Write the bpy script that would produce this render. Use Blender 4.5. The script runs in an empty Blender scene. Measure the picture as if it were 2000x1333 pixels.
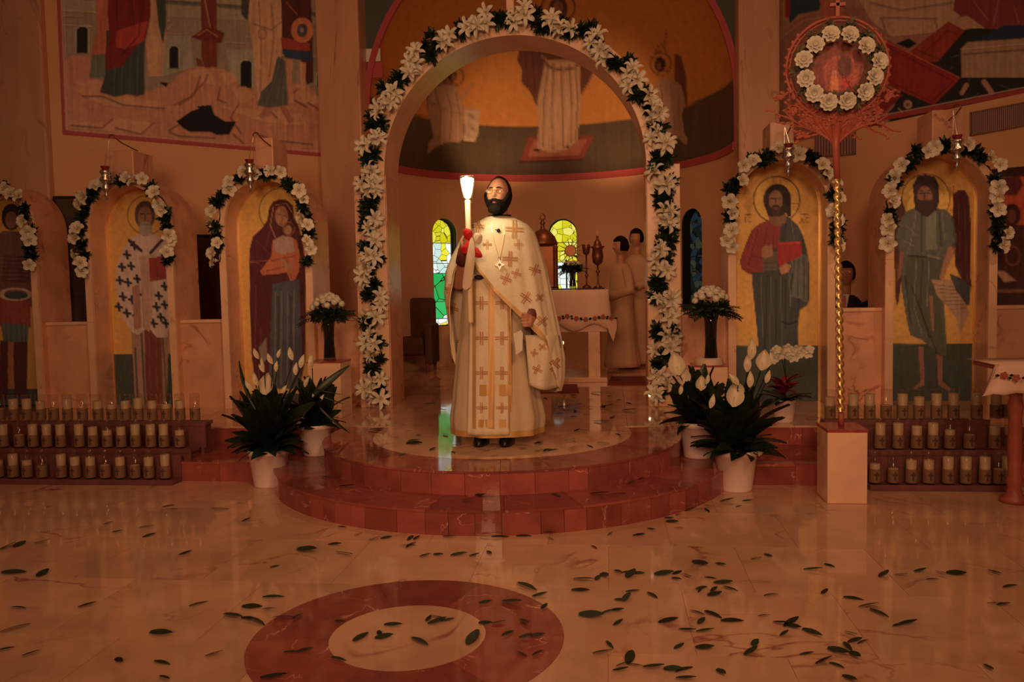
import bpy, bmesh, math, random
import numpy as np
from mathutils import Vector, Matrix
from mathutils.bvhtree import BVHTree
random.seed(7); rng = np.random.default_rng(5)
scn = bpy.context.scene; COL = scn.collection
PI = math.pi

# ------------------------------------------------------------------ camera
FP, PITCH, ROLL, YAW = 1604.3, .0617, .0212, .1192      # focal length in pixels of a 2000 px wide frame
CAM = np.array([.782, 0, 1.30])
_F = np.array([-math.sin(YAW)*math.cos(PITCH), math.cos(YAW)*math.cos(PITCH), -math.sin(PITCH)])
_R = np.array([math.cos(YAW), math.sin(YAW), 0.]); _U = np.cross(_R, _F)
_R2 = math.cos(ROLL)*_R - math.sin(ROLL)*_U; _U2 = math.sin(ROLL)*_R + math.cos(ROLL)*_U
cd = bpy.data.cameras.new('camera'); cam = bpy.data.objects.new('camera', cd); COL.objects.link(cam)
cd.sensor_width = 36; cd.lens = FP/2000*36; cd.clip_start = .05; cd.clip_end = 60
m = Matrix.Identity(4)
for i in range(3):
    m[i][0], m[i][1], m[i][2], m[i][3] = _R2[i], _U2[i], -_F[i], CAM[i]
cam.matrix_world = m; scn.camera = cam

# ------------------------------------------------------------------ world, lights, exposure
LC = (1.0, .50, .24)                                    # colour of the church's dimmed lamps
w = bpy.data.worlds.new('church_gloom'); scn.world = w; w.use_nodes = True
w.node_tree.nodes['Background'].inputs[0].default_value = (*LC, 1)
w.node_tree.nodes['Background'].inputs[1].default_value = .05
def area(name, loc, target, size, power, col=LC):
    l = bpy.data.lights.new(name, 'AREA'); l.size = size; l.energy = power; l.color = col
    o = bpy.data.objects.new(name, l); COL.objects.link(o); o.location = loc
    o.rotation_euler = (Vector(target)-Vector(loc)).to_track_quat('-Z', 'Y').to_euler(); return o
def spot(name, loc, target, power, ang, blend=.8, rad=.1, col=LC):
    l = bpy.data.lights.new(name, 'SPOT'); l.energy = power; l.color = col; l.spot_size = math.radians(ang); l.spot_blend = blend; l.shadow_soft_size = rad
    o = bpy.data.objects.new(name, l); COL.objects.link(o); o.location = loc
    o.rotation_euler = (Vector(target)-Vector(loc)).to_track_quat('-Z', 'Y').to_euler(); return o
def point(name, loc, power, rad=.05, col=LC):
    l = bpy.data.lights.new(name, 'POINT'); l.energy = power; l.color = col; l.shadow_soft_size = rad
    o = bpy.data.objects.new(name, l); COL.objects.link(o); o.location = loc; return o
spot('nave_lamp', (2.6, -.6, 4.4), (.3, 6.2, .9), 370, 78, 1, .6)
area('overhead_fill', (-1.0, 1.5, 5.2), (0, 6.5, .5), 2.2, 22)  # weak soft fill added overhead, out of view
spot('rear_fill', (.2, -3.2, 2.9), (-.1, 7.2, 1.9), 820, 66, 1, .9)  # fill added behind the camera to lift the walls and icons
for x_ in (-.72, .86): spot('apse_uplight', (x_, 10.3, 2.75), (x_*1.05, 11.6, 3.55), 62, 74, 1, .12, (1, .48, .2))
spot('altar_lamp', (.6, 8.2, 4.6), (.4, 10.2, .8), 60, 75, 1, .2)
for x_, p_ in ((-4.9, 14), (-3.6, 32), (-2.25, 66), (2.2, 92), (3.45, 96)):  # spots added out of view to brighten the icons, one per niche
    spot('niche_spot', (x_+1.35, 4.3, 3.7), (x_-.12, 7.35, 1.45), p_, 24, .9, .05)
scn.view_settings.view_transform = 'Standard'; scn.view_settings.look = 'None'
scn.view_settings.gamma = 1; scn.view_settings.use_curve_mapping = False; scn.view_settings.exposure = 0

# ------------------------------------------------------------------ from a picture point to a place
def ray(x, y): return _F + _R2*(x-1000)/FP + _U2*(666.5-y)/FP
def WY(x, y, Y): d = ray(x, y); return CAM + d*(Y-CAM[1])/d[1]
def WZ(x, y, z): d = ray(x, y); return CAM + d*(z-CAM[2])/d[2]
def WP(x, y, p, n):
    d = ray(x, y); p = np.array(p); n = np.array(n); return CAM + d*np.dot(p-CAM, n)/np.dot(d, n)
def PX(A):
    d = np.asarray(A)-CAM; z = d@_F; return 1000+FP*(d@_R2)/z, 666.5-FP*(d@_U2)/z

# ------------------------------------------------------------------ colours and materials
def lin(c): c = np.asarray(c, float)/255; return np.where(c <= .04045, c/12.92, ((c+.055)/1.055)**2.4)
def alb(c, E=.30):
    a = lin(c)/(E*np.array(LC)); return np.clip(a*min(1, .86/a.max()), .006, .88)
MATS = {}
def mat(name, col=None, rough=.6, metal=0., E=.30, raw=None, noise=0., nscale=8., emit=None, estr=0., spec=.5, trans=0., alpha=1., coat=0., bump=0., bscale=60., tint=0., sheen=0.):
    if name in MATS: return MATS[name]
    mt = bpy.data.materials.new(name); mt.use_nodes = True; nt = mt.node_tree; b = nt.nodes['Principled BSDF']
    c = np.array(raw) if raw is not None else alb(col, E)
    b.inputs['Base Color'].default_value = (*c, 1); b.inputs['Roughness'].default_value = rough; b.inputs['Metallic'].default_value = metal
    b.inputs['Specular IOR Level'].default_value = spec; b.inputs['Transmission Weight'].default_value = trans; b.inputs['Alpha'].default_value = alpha
    b.inputs['Coat Weight'].default_value = coat
    if emit is not None: b.inputs['Emission Color'].default_value = (*emit, 1); b.inputs['Emission Strength'].default_value = estr
    geo = nt.nodes.new('ShaderNodeNewGeometry')
    if noise or tint:
        tn = nt.nodes.new('ShaderNodeTexNoise'); tn.inputs['Scale'].default_value = nscale; tn.inputs['Detail'].default_value = 4
        nt.links.new(geo.outputs['Position'], tn.inputs['Vector'])
        mr = nt.nodes.new('ShaderNodeMapRange'); mr.inputs[1].default_value = .3; mr.inputs[2].default_value = .7; mr.inputs[3].default_value = 1-noise; mr.inputs[4].default_value = 1+noise
        nt.links.new(tn.outputs['Fac'], mr.inputs[0])
        oi = nt.nodes.new('ShaderNodeObjectInfo'); m2 = nt.nodes.new('ShaderNodeMapRange'); m2.inputs[3].default_value = 1-tint; m2.inputs[4].default_value = 1+tint
        nt.links.new(oi.outputs['Random'], m2.inputs[0])
        mm = nt.nodes.new('ShaderNodeMath'); mm.operation = 'MULTIPLY'; nt.links.new(mr.outputs[0], mm.inputs[0]); nt.links.new(m2.outputs[0], mm.inputs[1])
        vm = nt.nodes.new('ShaderNodeVectorMath'); vm.operation = 'SCALE'; vm.inputs[0].default_value = tuple(c); nt.links.new(mm.outputs[0], vm.inputs['Scale'])
        nt.links.new(vm.outputs[0], b.inputs['Base Color'])
    if bump:
        tb = nt.nodes.new('ShaderNodeTexNoise'); tb.inputs['Scale'].default_value = bscale; nt.links.new(geo.outputs['Position'], tb.inputs['Vector'])
        bp = nt.nodes.new('ShaderNodeBump'); bp.inputs['Strength'].default_value = bump; bp.inputs['Distance'].default_value = .01
        nt.links.new(tb.outputs['Fac'], bp.inputs['Height']); nt.links.new(bp.outputs[0], b.inputs['Normal'])
    MATS[name] = mt; return mt
def marble(name, base, vein, rough=.15, scale=1.2, E=.30, tint=.06, cloud=.14, veinw=.03, spec=.5, vein_amt=1., stretch=(1, 1, 1)):
    """polished stone: clouds, thin warped veins, and a shade of its own for every slab"""
    mt = bpy.data.materials.new(name); mt.use_nodes = True; nt = mt.node_tree; b = nt.nodes['Principled BSDF']; N = nt.nodes.new; L = nt.links.new
    g = N('ShaderNodeNewGeometry'); oi = N('ShaderNodeObjectInfo')
    mp = N('ShaderNodeVectorMath'); mp.operation = 'MULTIPLY'; mp.inputs[1].default_value = stretch; L(g.outputs['Position'], mp.inputs[0])
    off = N('ShaderNodeVectorMath'); off.operation = 'SCALE'; off.inputs[0].default_value = (7, 3, 5); L(oi.outputs['Random'], off.inputs['Scale'])
    ad = N('ShaderNodeVectorMath'); L(mp.outputs[0], ad.inputs[0]); L(off.outputs[0], ad.inputs[1])
    n1 = N('ShaderNodeTexNoise'); n1.inputs['Scale'].default_value = scale; n1.inputs['Detail'].default_value = 6; n1.inputs['Distortion'].default_value = 1.2; L(ad.outputs[0], n1.inputs['Vector'])
    s1 = N('ShaderNodeMath'); s1.operation = 'SUBTRACT'; s1.inputs[1].default_value = .5; L(n1.outputs['Fac'], s1.inputs[0])
    a1 = N('ShaderNodeMath'); a1.operation = 'ABSOLUTE'; L(s1.outputs[0], a1.inputs[0])
    r1 = N('ShaderNodeMapRange'); r1.inputs[1].default_value = 0; r1.inputs[2].default_value = veinw; r1.inputs[3].default_value = vein_amt; r1.inputs[4].default_value = 0; L(a1.outputs[0], r1.inputs[0])
    n3 = N('ShaderNodeTexNoise'); n3.inputs['Scale'].default_value = scale*1.7; L(ad.outputs[0], n3.inputs['Vector'])
    r3 = N('ShaderNodeMapRange'); r3.inputs[1].default_value = .48; r3.inputs[2].default_value = .66; L(n3.outputs['Fac'], r3.inputs[0])
    mv = N('ShaderNodeMath'); mv.operation = 'MULTIPLY'; L(r1.outputs[0], mv.inputs[0]); L(r3.outputs[0], mv.inputs[1])
    n2 = N('ShaderNodeTexNoise'); n2.inputs['Scale'].default_value = scale*2.5; n2.inputs['Detail'].default_value = 5; L(ad.outputs[0], n2.inputs['Vector'])
    r2 = N('ShaderNodeMapRange'); r2.inputs[1].default_value = .3; r2.inputs[2].default_value = .7; r2.inputs[3].default_value = 1-cloud; r2.inputs[4].default_value = 1+cloud; L(n2.outputs['Fac'], r2.inputs[0])
    rt = N('ShaderNodeMapRange'); rt.inputs[3].default_value = 1-tint; rt.inputs[4].default_value = 1+tint; L(oi.outputs['Random'], rt.inputs[0])
    mm = N('ShaderNodeMath'); mm.operation = 'MULTIPLY'; L(r2.outputs[0], mm.inputs[0]); L(rt.outputs[0], mm.inputs[1])
    mx = N('ShaderNodeMix'); mx.data_type = 'RGBA'; mx.inputs['A'].default_value = (*alb(base, E), 1); mx.inputs['B'].default_value = (*alb(vein, E), 1); L(mv.outputs[0], mx.inputs['Factor'])
    vm = N('ShaderNodeVectorMath'); vm.operation = 'SCALE'; L(mx.outputs['Result'], vm.inputs[0]); L(mm.outputs[0], vm.inputs['Scale'])
    L(vm.outputs[0], b.inputs['Base Color']); b.inputs['Roughness'].default_value = rough; b.inputs['Specular IOR Level'].default_value = spec
    MATS[name] = mt; return mt
def painted(name, rough=.6, metal=.4):
    """paint laid on a surface: the colours and the gilding sit in the surface's own colour layer"""
    mt = bpy.data.materials.new(name); mt.use_nodes = True; nt = mt.node_tree; b = nt.nodes['Principled BSDF']
    a = nt.nodes.new('ShaderNodeVertexColor'); a.layer_name = 'paint'; nt.links.new(a.outputs['Color'], b.inputs['Base Color'])
    mu = nt.nodes.new('ShaderNodeMath'); mu.operation = 'MULTIPLY'; mu.inputs[1].default_value = metal; nt.links.new(a.outputs['Alpha'], mu.inputs[0]); nt.links.new(mu.outputs[0], b.inputs['Metallic'])
    b.inputs['Roughness'].default_value = rough; b.inputs['Specular IOR Level'].default_value = .3; MATS[name] = mt; return mt

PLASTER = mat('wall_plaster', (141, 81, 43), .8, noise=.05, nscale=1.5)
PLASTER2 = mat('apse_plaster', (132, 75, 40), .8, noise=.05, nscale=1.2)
M_FLOOR = marble('floor_marble', (127, 72, 40), (92, 38, 20), .06, 1.3, tint=.08, cloud=.14, veinw=.02, E=.30)
M_PEACH = marble('peach_marble', (132, 72, 40), (96, 40, 22), .25, 1.8, tint=.05, cloud=.14, veinw=.02)
M_PALE = marble('pale_marble', (142, 84, 48), (108, 58, 32), .25, 2.2, tint=.04, cloud=.08, veinw=.015)
M_RED = marble('red_marble', (88, 30, 16), (140, 74, 46), .07, 3.0, tint=.28, cloud=.18, veinw=.008, spec=.22)
M_COL = marble('column_marble', (128, 72, 40), (100, 46, 26), .3, 1.2, tint=.03, cloud=.1, veinw=.012, stretch=(1.6, 1.6, .35))
M_JOINT = mat('joint_grey', (70, 34, 20), .8)
M_GREEN = mat('leaf_green', raw=(.012, .026, .012), rough=.4, noise=.35, nscale=14)
M_BAY = mat('bay_leaf_green', raw=(.020, .030, .014), rough=.6, tint=.5, noise=.1)
M_PETAL = mat('white_petal', raw=(.72, .68, .58), rough=.6, noise=.06)
M_STAMEN = mat('stamen', raw=(.55, .36, .08), rough=.6)
M_PAINT = painted('church_paint'); M_ICON = painted('icon_paint', .5, .25)
M_WHITEPOT = mat('white_pot', (170, 112, 78), .5, E=.33)
M_DARK = mat('dark_void', raw=(.03, .016, .012), rough=.9)
M_WOODRED = mat('carved_red_wood', (96, 32, 15), .45, noise=.15, nscale=20)
M_WOOD = mat('rack_wood', (66, 24, 14), .5, noise=.2, nscale=12)
M_GOLD = mat('gold_metal', raw=(.95, .66, .28), rough=.32, metal=.85)
M_SILVER = mat('silver_metal', raw=(.75, .7, .66), rough=.25, metal=1.)
M_LAMPRED = mat('lamp_red_glass', raw=(.25, .02, .02), rough=.2)
M_BLACK = mat('black_cloth', raw=(.012, .011, .012), rough=.8)
M_CLOTH = mat('altar_cloth', (150, 92, 58), .9, bump=.1, bscale=30)
M_SKIN = mat('skin', raw=(.55, .27, .17), rough=.5, noise=.08, nscale=30)
M_HAIR = mat('dark_hair', raw=(.014, .009, .007), rough=.9, bump=.6, bscale=300, spec=.15)
def glassmat(name, col, alpha=.25, rough=.05):
    mt = bpy.data.materials.new(name); mt.use_nodes = True; nt = mt.node_tree; nt.nodes.remove(nt.nodes['Principled BSDF'])
    t = nt.nodes.new('ShaderNodeBsdfTransparent'); g = nt.nodes.new('ShaderNodeBsdfGlossy'); x = nt.nodes.new('ShaderNodeMixShader'); f = nt.nodes.new('ShaderNodeLayerWeight'); f.inputs[0].default_value = .5
    t.inputs[0].default_value = (*col, 1); g.inputs['Roughness'].default_value = rough; g.inputs[0].default_value = (1, 1, 1, 1)
    ma = nt.nodes.new('ShaderNodeMath'); ma.operation = 'MULTIPLY_ADD'; ma.inputs[1].default_value = .35; ma.inputs[2].default_value = alpha; pw = nt.nodes.new('ShaderNodeMath'); pw.operation = 'POWER'; pw.inputs[1].default_value = 3; nt.links.new(f.outputs['Facing'], pw.inputs[0]); nt.links.new(pw.outputs[0], ma.inputs[0])
    nt.links.new(ma.outputs[0], x.inputs[0]); nt.links.new(t.outputs[0], x.inputs[1]); nt.links.new(g.outputs[0], x.inputs[2]); nt.links.new(x.outputs[0], nt.nodes['Material Output'].inputs[0])
    MATS[name] = mt; return mt
M_GLASS = glassmat('clear_glass', (.93, .92, .9), .06); M_VGLASS = glassmat('vase_glass', (.5, .5, .46), .08)

# ------------------------------------------------------------------ shapes: a shape is (list of points, list of faces)
def join(*gs):
    V, Fa = [], []
    for v, f in gs:
        o = len(V); V += [tuple(p) for p in v]; Fa += [tuple(i+o for i in q) for q in f]
    return V, Fa
def box(x0, x1, y0, y1, z0, z1, bev=0.):
    if bev:
        b = bmesh.new(); bmesh.ops.create_cube(b, size=1)
        for v in b.verts: v.co = (x0+(v.co.x+.5)*(x1-x0), y0+(v.co.y+.5)*(y1-y0), z0+(v.co.z+.5)*(z1-z0))
        bmesh.ops.bevel(b, geom=list(b.edges), offset=bev, segments=2, affect='EDGES', profile=.5)
        b.verts.index_update(); r = ([tuple(v.co) for v in b.verts], [tuple(v.index for v in f.verts) for f in b.faces]); b.free(); return r
    V = [(x, y, z) for x in (x0, x1) for y in (y0, y1) for z in (z0, z1)]
    return V, [(0, 1, 3, 2), (4, 6, 7, 5), (0, 4, 5, 1), (2, 3, 7, 6), (0, 2, 6, 4), (1, 5, 7, 3)]
def lathe(prof, n=16, c=(0, 0, 0), cap=True):
    V = []; Fa = []
    for r, z in prof:
        for i in range(n): a = 2*PI*i/n; V.append((c[0]+r*math.cos(a), c[1]+r*math.sin(a), c[2]+z))
    for k in range(len(prof)-1):
        for i in range(n): j = (i+1) % n; Fa.append((k*n+i, k*n+j, (k+1)*n+j, (k+1)*n+i))
    if cap: Fa.append(tuple(range(n))[::-1]); Fa.append(tuple((len(prof)-1)*n+i for i in range(n)))
    return V, Fa
def tube(path, r, n=8, cap=True):
    P = [Vector(p) for p in path]; rr = r if isinstance(r, (list, tuple)) else [r]*len(P); V = []; Fa = []; up = None
    for i, p in enumerate(P):
        t = (P[min(i+1, len(P)-1)]-P[max(i-1, 0)]); t = t.normalized() if t.length > 1e-9 else Vector((0, 0, 1))
        if up is None: up = t.orthogonal().normalized()
        up = (up-t*up.dot(t)); up = up.normalized() if up.length > 1e-6 else t.orthogonal().normalized(); s = t.cross(up)
        for k in range(n): a = 2*PI*k/n; V.append(tuple(p+(up*math.cos(a)+s*math.sin(a))*rr[i]))
    for i in range(len(P)-1):
        for k in range(n): j = (k+1) % n; Fa.append((i*n+k, i*n+j, (i+1)*n+j, (i+1)*n+k))
    if cap: Fa.append(tuple(range(n))[::-1]); Fa.append(tuple((len(P)-1)*n+k for k in range(n)))
    return V, Fa
def ball(c, r, n=10, m_=7, sc=(1, 1, 1), bumpf=0):
    V = []; Fa = []
    for i in range(m_+1):
        ph = PI*i/m_
        for k in range(n):
            a = 2*PI*k/n; q = r*(1+bumpf*math.sin(3*a+5*ph)*math.sin(4*ph+a))
            V.append((c[0]+q*math.sin(ph)*math.cos(a)*sc[0], c[1]+q*math.sin(ph)*math.sin(a)*sc[1], c[2]+q*math.cos(ph)*sc[2]))
    for i in range(m_):
        for k in range(n): j = (k+1) % n; Fa.append((i*n+k, (i+1)*n+k, (i+1)*n+j, i*n+j))
    return V, Fa
def prism(poly, d0, d1, axis='y'):
    """closed outline (a, z) extruded along y (or outline (x, y) along z)"""
    n = len(poly); V = []
    for d in (d0, d1):
        for a, b in poly: V.append((a, d, b) if axis == 'y' else (a, b, d))
    return V, [tuple(range(n)), tuple(range(2*n-1, n-1, -1))]+[(i, i+n, (i+1) % n+n, (i+1) % n) for i in range(n)]
def arch_ring(cx, ro, ri, zb, zs, y0, y1, n=28):
    """a door-shaped band: two legs and a half circle"""
    out = [(cx-ro, zb)]+[(cx-ro*math.cos(PI*i/n), zs+ro*math.sin(PI*i/n)) for i in range(n+1)]+[(cx+ro, zb)]
    inn = [(cx-ri, zb)]+[(cx-ri*math.cos(PI*i/n), zs+ri*math.sin(PI*i/n)) for i in range(n+1)]+[(cx+ri, zb)]
    k = len(out); V = [(a, y, b) for y in (y0, y1) for pts in (out, inn) for a, b in pts]; Fa = []
    for i in range(k-1):
        Fa += [(i, i+1, k+i+1, k+i), (2*k+i+1, 2*k+i, 3*k+i, 3*k+i+1), (i+1, i, 2*k+i, 2*k+i+1), (k+i, k+i+1, 3*k+i+1, 3*k+i)]
    Fa += [(0, k, 3*k, 2*k), (k-1, 3*k-1, 4*k-1, 2*k-1)]; return V, Fa
def archpoly(cx, r, zb, zs, n=20): return [(cx-r, zb)]+[(cx-r*math.cos(PI*i/n), zs+r*math.sin(PI*i/n)) for i in range(n+1)]+[(cx+r, zb)]
def grid_faces(ny, nx, wrap=False):
    Fa = []
    for j in range(ny-1):
        for i in range(nx-(0 if wrap else 1)): k = (i+1) % nx; Fa.append((j*nx+i, j*nx+k, (j+1)*nx+k, (j+1)*nx+i))
    return Fa
def sheet(rows): return [tuple(p) for r in rows for p in r], grid_faces(len(rows), len(rows[0]))

def mkmesh(name, g, mt, smooth=False):
    me = bpy.data.meshes.new(name); me.from_pydata([tuple(map(float, p)) for p in g[0]], [], g[1]); me.validate(); me.materials.append(mt)
    if smooth: me.polygons.foreach_set('use_smooth', [True]*len(me.polygons))
    b = bmesh.new(); b.from_mesh(me); bmesh.ops.recalc_face_normals(b, faces=b.faces); b.to_mesh(me); b.free()
    return me
def put(name, me, parent=None, loc=(0, 0, 0), M=None, label=None):
    o = bpy.data.objects.new(name, me); COL.objects.link(o)
    if parent is not None: o.parent = parent
    if M is not None: o.matrix_local = M
    else: o.location = loc
    if label: o['label'] = label
    return o
def wloc(o):
    v = Vector((0, 0, 0))
    while o is not None: v = v+o.location; o = o.parent
    return v
def part(name, g, mt, parent, smooth=False, label=None, sol=0., bev=0., sub=0):
    """geometry given in world places, hung under its thing (whose axes are the world's)"""
    L = wloc(parent) if parent is not None else Vector((0, 0, 0))
    o = put(name, mkmesh(name, ([(p[0]-L.x, p[1]-L.y, p[2]-L.z) for p in g[0]], g[1]), mt, smooth), parent, label=label)
    if sub: md = o.modifiers.new('s', 'SUBSURF'); md.levels = sub; md.render_levels = sub
    if sol: md = o.modifiers.new('t', 'SOLIDIFY'); md.thickness = sol; md.offset = 0
    if bev: md = o.modifiers.new('b', 'BEVEL'); md.width = bev; md.segments = 2; md.limit_method = 'ANGLE'
    return o
def tag(o, label=None, cat=None, group=None, kind=None):
    if label: o['label'] = label
    if cat: o['category'] = cat
    if group: o['group'] = group
    if kind: o['kind'] = kind
    return o
def thing(name, label, cat, loc=(0, 0, 0), group=None):
    o = bpy.data.objects.new(name, None); COL.objects.link(o); o.location = loc; o.empty_display_size = .1
    return tag(o, label, cat, group)
def solo(name, g, mt, label, cat, group=None, **k): return tag(part(name, g, mt, None, **k), label, cat, group)
def struct(name, g, mt, label=None, cat=None, **k):
    return tag(part(name, g, mt, None, **k), label, cat, None, 'structure')
def frame(loc, fwd, up=(0, 0, 1), s=1., roll=0.):
    """matrix whose +Z looks along fwd"""
    z = Vector(fwd).normalized(); u = Vector(up)
    x = u.cross(z); x = x.normalized() if x.length > 1e-4 else z.orthogonal().normalized(); y = z.cross(x)
    if roll: c, n = math.cos(roll), math.sin(roll); x, y = x*c+y*n, y*c-x*n
    M = Matrix.Identity(4)
    for i in range(3): M[i][0], M[i][1], M[i][2], M[i][3] = x[i]*s, y[i]*s, z[i]*s, loc[i]
    return M

# ------------------------------------------------------------------ painting: areas of colour on a panel or wall
class Canvas:
    def __init__(s, x0, y0, x1, y1, bg, gold=0., k=1., E=.30):
        s.x0, s.y0, s.k, s.E = x0, y0, k, E; s.w = int((x1-x0)*k)+1; s.h = int((y1-y0)*k)+1
        s.a = np.zeros((s.h, s.w, 4)); s.a[:, :, :3] = alb(bg, E); s.a[:, :, 3] = gold
    def _bb(s, xs, ys, pad=1):
        i0 = max(0, int((min(xs)-s.x0)*s.k)-pad); i1 = min(s.w, int((max(xs)-s.x0)*s.k)+pad+2); j0 = max(0, int((min(ys)-s.y0)*s.k)-pad); j1 = min(s.h, int((max(ys)-s.y0)*s.k)+pad+2)
        if i1 <= i0 or j1 <= j0: return None
        X, Y = np.meshgrid(s.x0+np.arange(i0, i1)/s.k, s.y0+np.arange(j0, j1)/s.k); return i0, i1, j0, j1, X, Y
    def _set(s, bb, mk, col, gold, op=1.):
        i0, i1, j0, j1 = bb[:4]; v = s.a[j0:j1, i0:i1]; c = np.array([*alb(col, s.E), gold]); v[mk] = v[mk]*(1-op)+c*op
    def poly(s, pts, col, gold=0., op=1.):
        bb = s._bb([p[0] for p in pts], [p[1] for p in pts])
        if bb is None: return s
        X, Y = bb[4], bb[5]; mk = np.zeros(X.shape, bool); n = len(pts)
        for i in range(n):
            (xa, ya), (xb, yb) = pts[i], pts[(i+1) % n]
            if ya == yb: continue
            mk ^= ((ya > Y) != (yb > Y)) & (X < (xb-xa)*(Y-ya)/(yb-ya)+xa)
        s._set(bb, mk, col, gold, op); return s
    def ell(s, cx, cy, rx, ry, col, gold=0., ring=0., op=1.):
        bb = s._bb([cx-rx-2, cx+rx+2], [cy-ry-2, cy+ry+2])
        if bb is None: return s
        d = np.hypot((bb[4]-cx)/rx, (bb[5]-cy)/ry); mk = (abs(d-1)*min(rx, ry) < ring) if ring else d < 1
        s._set(bb, mk, col, gold, op); return s
    def line(s, pts, wd, col, gold=0., op=1.):
        bb = s._bb([p[0] for p in pts], [p[1] for p in pts], int(wd*s.k)+2)
        if bb is None: return s
        X, Y = bb[4], bb[5]; mk = np.zeros(X.shape, bool)
        for (xa, ya), (xb, yb) in zip(pts, pts[1:]):
            L2 = (xb-xa)**2+(yb-ya)**2+1e-9; t = np.clip(((X-xa)*(xb-xa)+(Y-ya)*(yb-ya))/L2, 0, 1)
            mk |= np.hypot(X-xa-t*(xb-xa), Y-ya-t*(yb-ya)) < wd/2
        s._set(bb, mk, col, gold, op); return s
    def lines(s, ls, wd, col, op=.7):
        for l in ls: s.line(l, wd, col, op=op)
        return s
    def mottle(s, amt=.08, cell=6):
        n = rng.normal(0, amt, (s.h//cell+3, s.w//cell+3)); J, I = np.meshgrid(np.arange(s.h)/cell, np.arange(s.w)/cell, indexing='ij')
        j, i = J.astype(int), I.astype(int); fj, fi = J-j, I-i
        f = n[j, i]*(1-fj)*(1-fi)+n[j+1, i]*fj*(1-fi)+n[j, i+1]*(1-fj)*fi+n[j+1, i+1]*fj*fi
        s.a[:, :, :3] *= (1+f)[:, :, None]
        # brush strokes: long faint streaks running down the figures, and softened edges between the fields of colour
        g = rng.normal(0, amt*1.1, (s.h//40+3, s.w//3+3)); J, I = J*cell/40, I*cell/3; j, i = J.astype(int), I.astype(int); fj, fi = J-j, I-i
        f = g[j, i]*(1-fj)*(1-fi)+g[j+1, i]*fj*(1-fi)+g[j, i+1]*(1-fj)*fi+g[j+1, i+1]*fj*fi
        lum = s.a[:, :, :3].sum(2); s.a[:, :, :3] *= (1+f*np.where(s.a[:, :, 3] > .4, .25, 1.5))[:, :, None]
        e = np.abs(lum-np.roll(lum, 2, 1))+np.abs(lum-np.roll(lum, 2, 0)); s.a[:, :, :3] *= (1-np.clip(e*.35, 0, .28))[:, :, None]; return s
    def sample(s, x, y):
        a = s.a; a = (a+np.roll(a, 1, 0)+np.roll(a, -1, 0)+np.roll(a, 1, 1)+np.roll(a, -1, 1))/5
        u = np.clip((x-s.x0)*s.k, 0, s.w-1.001); v = np.clip((y-s.y0)*s.k, 0, s.h-1.001); i, j = u.astype(int), v.astype(int); fi, fj = (u-i)[:, None], (v-j)[:, None]
        i2, j2 = np.minimum(i+1, s.w-1), np.minimum(j+1, s.h-1)
        return a[j, i]*(1-fi)*(1-fj)+a[j, i2]*fi*(1-fj)+a[j2, i]*(1-fi)*fj+a[j2, i2]*fi*fj
def paint_mesh(name, V, Fa, cv, mt, parent=None, smooth=False):
    V = np.asarray(V, float); x, y = PX(V); c = cv.sample(x, y)
    L = wloc(parent) if parent is not None else Vector((0, 0, 0))
    me = bpy.data.meshes.new(name); me.from_pydata((V-np.array(L)).tolist(), [], Fa); me.materials.append(mt)
    at = me.color_attributes.new('paint', 'FLOAT_COLOR', 'POINT'); at.data.foreach_set('color', np.clip(c, 0, 1).astype(np.float32).ravel())
    if smooth: me.polygons.foreach_set('use_smooth', [True]*len(me.polygons))
    return put(name, me, parent)

# ================================================================== THE SETTING
S = .138                                                # height of one step
# ---- floor with its slabs and the round inlay
fl = struct('floor', box(-8, 8, -3, 13.5, -.25, -.004), M_FLOOR)
TS = .62
tile_me = mkmesh('floor_tile', box(-TS/2+.001, TS/2-.001, -TS/2+.001, TS/2-.001, -.02, 0), M_FLOOR)
for j in range(7):
    for i in range(15): put('floor_tile', tile_me, fl, (-4.2+i*TS+(.31 if j % 2 else 0), 1.95+j*TS, 0))
MX, MY, MA, MB_ = .0047, 2.971, .592, .2954
def wedge(cx, cy, r0, r1, a0, a1, z0, z1, n=6):
    pts = [(cx+r1*math.cos(a0+(a1-a0)*i/n), cy+r1*math.sin(a0+(a1-a0)*i/n)) for i in range(n+1)]
    if r0 > 0: pts += [(cx+r0*math.cos(a1-(a1-a0)*i/n), cy+r0*math.sin(a1-(a1-a0)*i/n)) for i in range(n+1)]
    V, Fa = prism(pts, z0, z1, 'z'); return V, Fa
def wedge_q(cx, cy, r0, r1, a0, a1, z0, z1, n=6):
    V = []; Fa = []
    for i in range(n+1):
        a = a0+(a1-a0)*i/n; c, s = math.cos(a), math.sin(a)
        V += [(cx+r0*c, cy+r0*s, z0), (cx+r1*c, cy+r1*s, z0), (cx+r1*c, cy+r1*s, z1), (cx+r0*c, cy+r0*s, z1)]
    for i in range(n):
        for k in range(4): l = (k+1) % 4; Fa.append((4*i+k, 4*i+l, 4*i+4+l, 4*i+4+k))
    Fa += [(0, 3, 2, 1), (4*n, 4*n+1, 4*n+2, 4*n+3)]; return V, Fa
md = thing('floor_medallion', 'round floor inlay, red marble ring around a pale disc, before the steps', 'inlay', (MX, MY, 0))
for a0, a1 in ((.05, 1.25), (1.25, 2.05), (2.05, 3.3), (3.3, 4.4), (4.4, 5.5), (5.5, 6.3332)):
    part('ring_piece', wedge_q(MX, MY, MB_, MA, a0, a1-.002, -.003, .0015, 18), M_RED, md)
part('centre_disc', wedge(MX, MY, 0, MB_-.001, 0, 2*PI-.001, -.003, .0016, 60), M_FLOOR, md)
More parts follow.
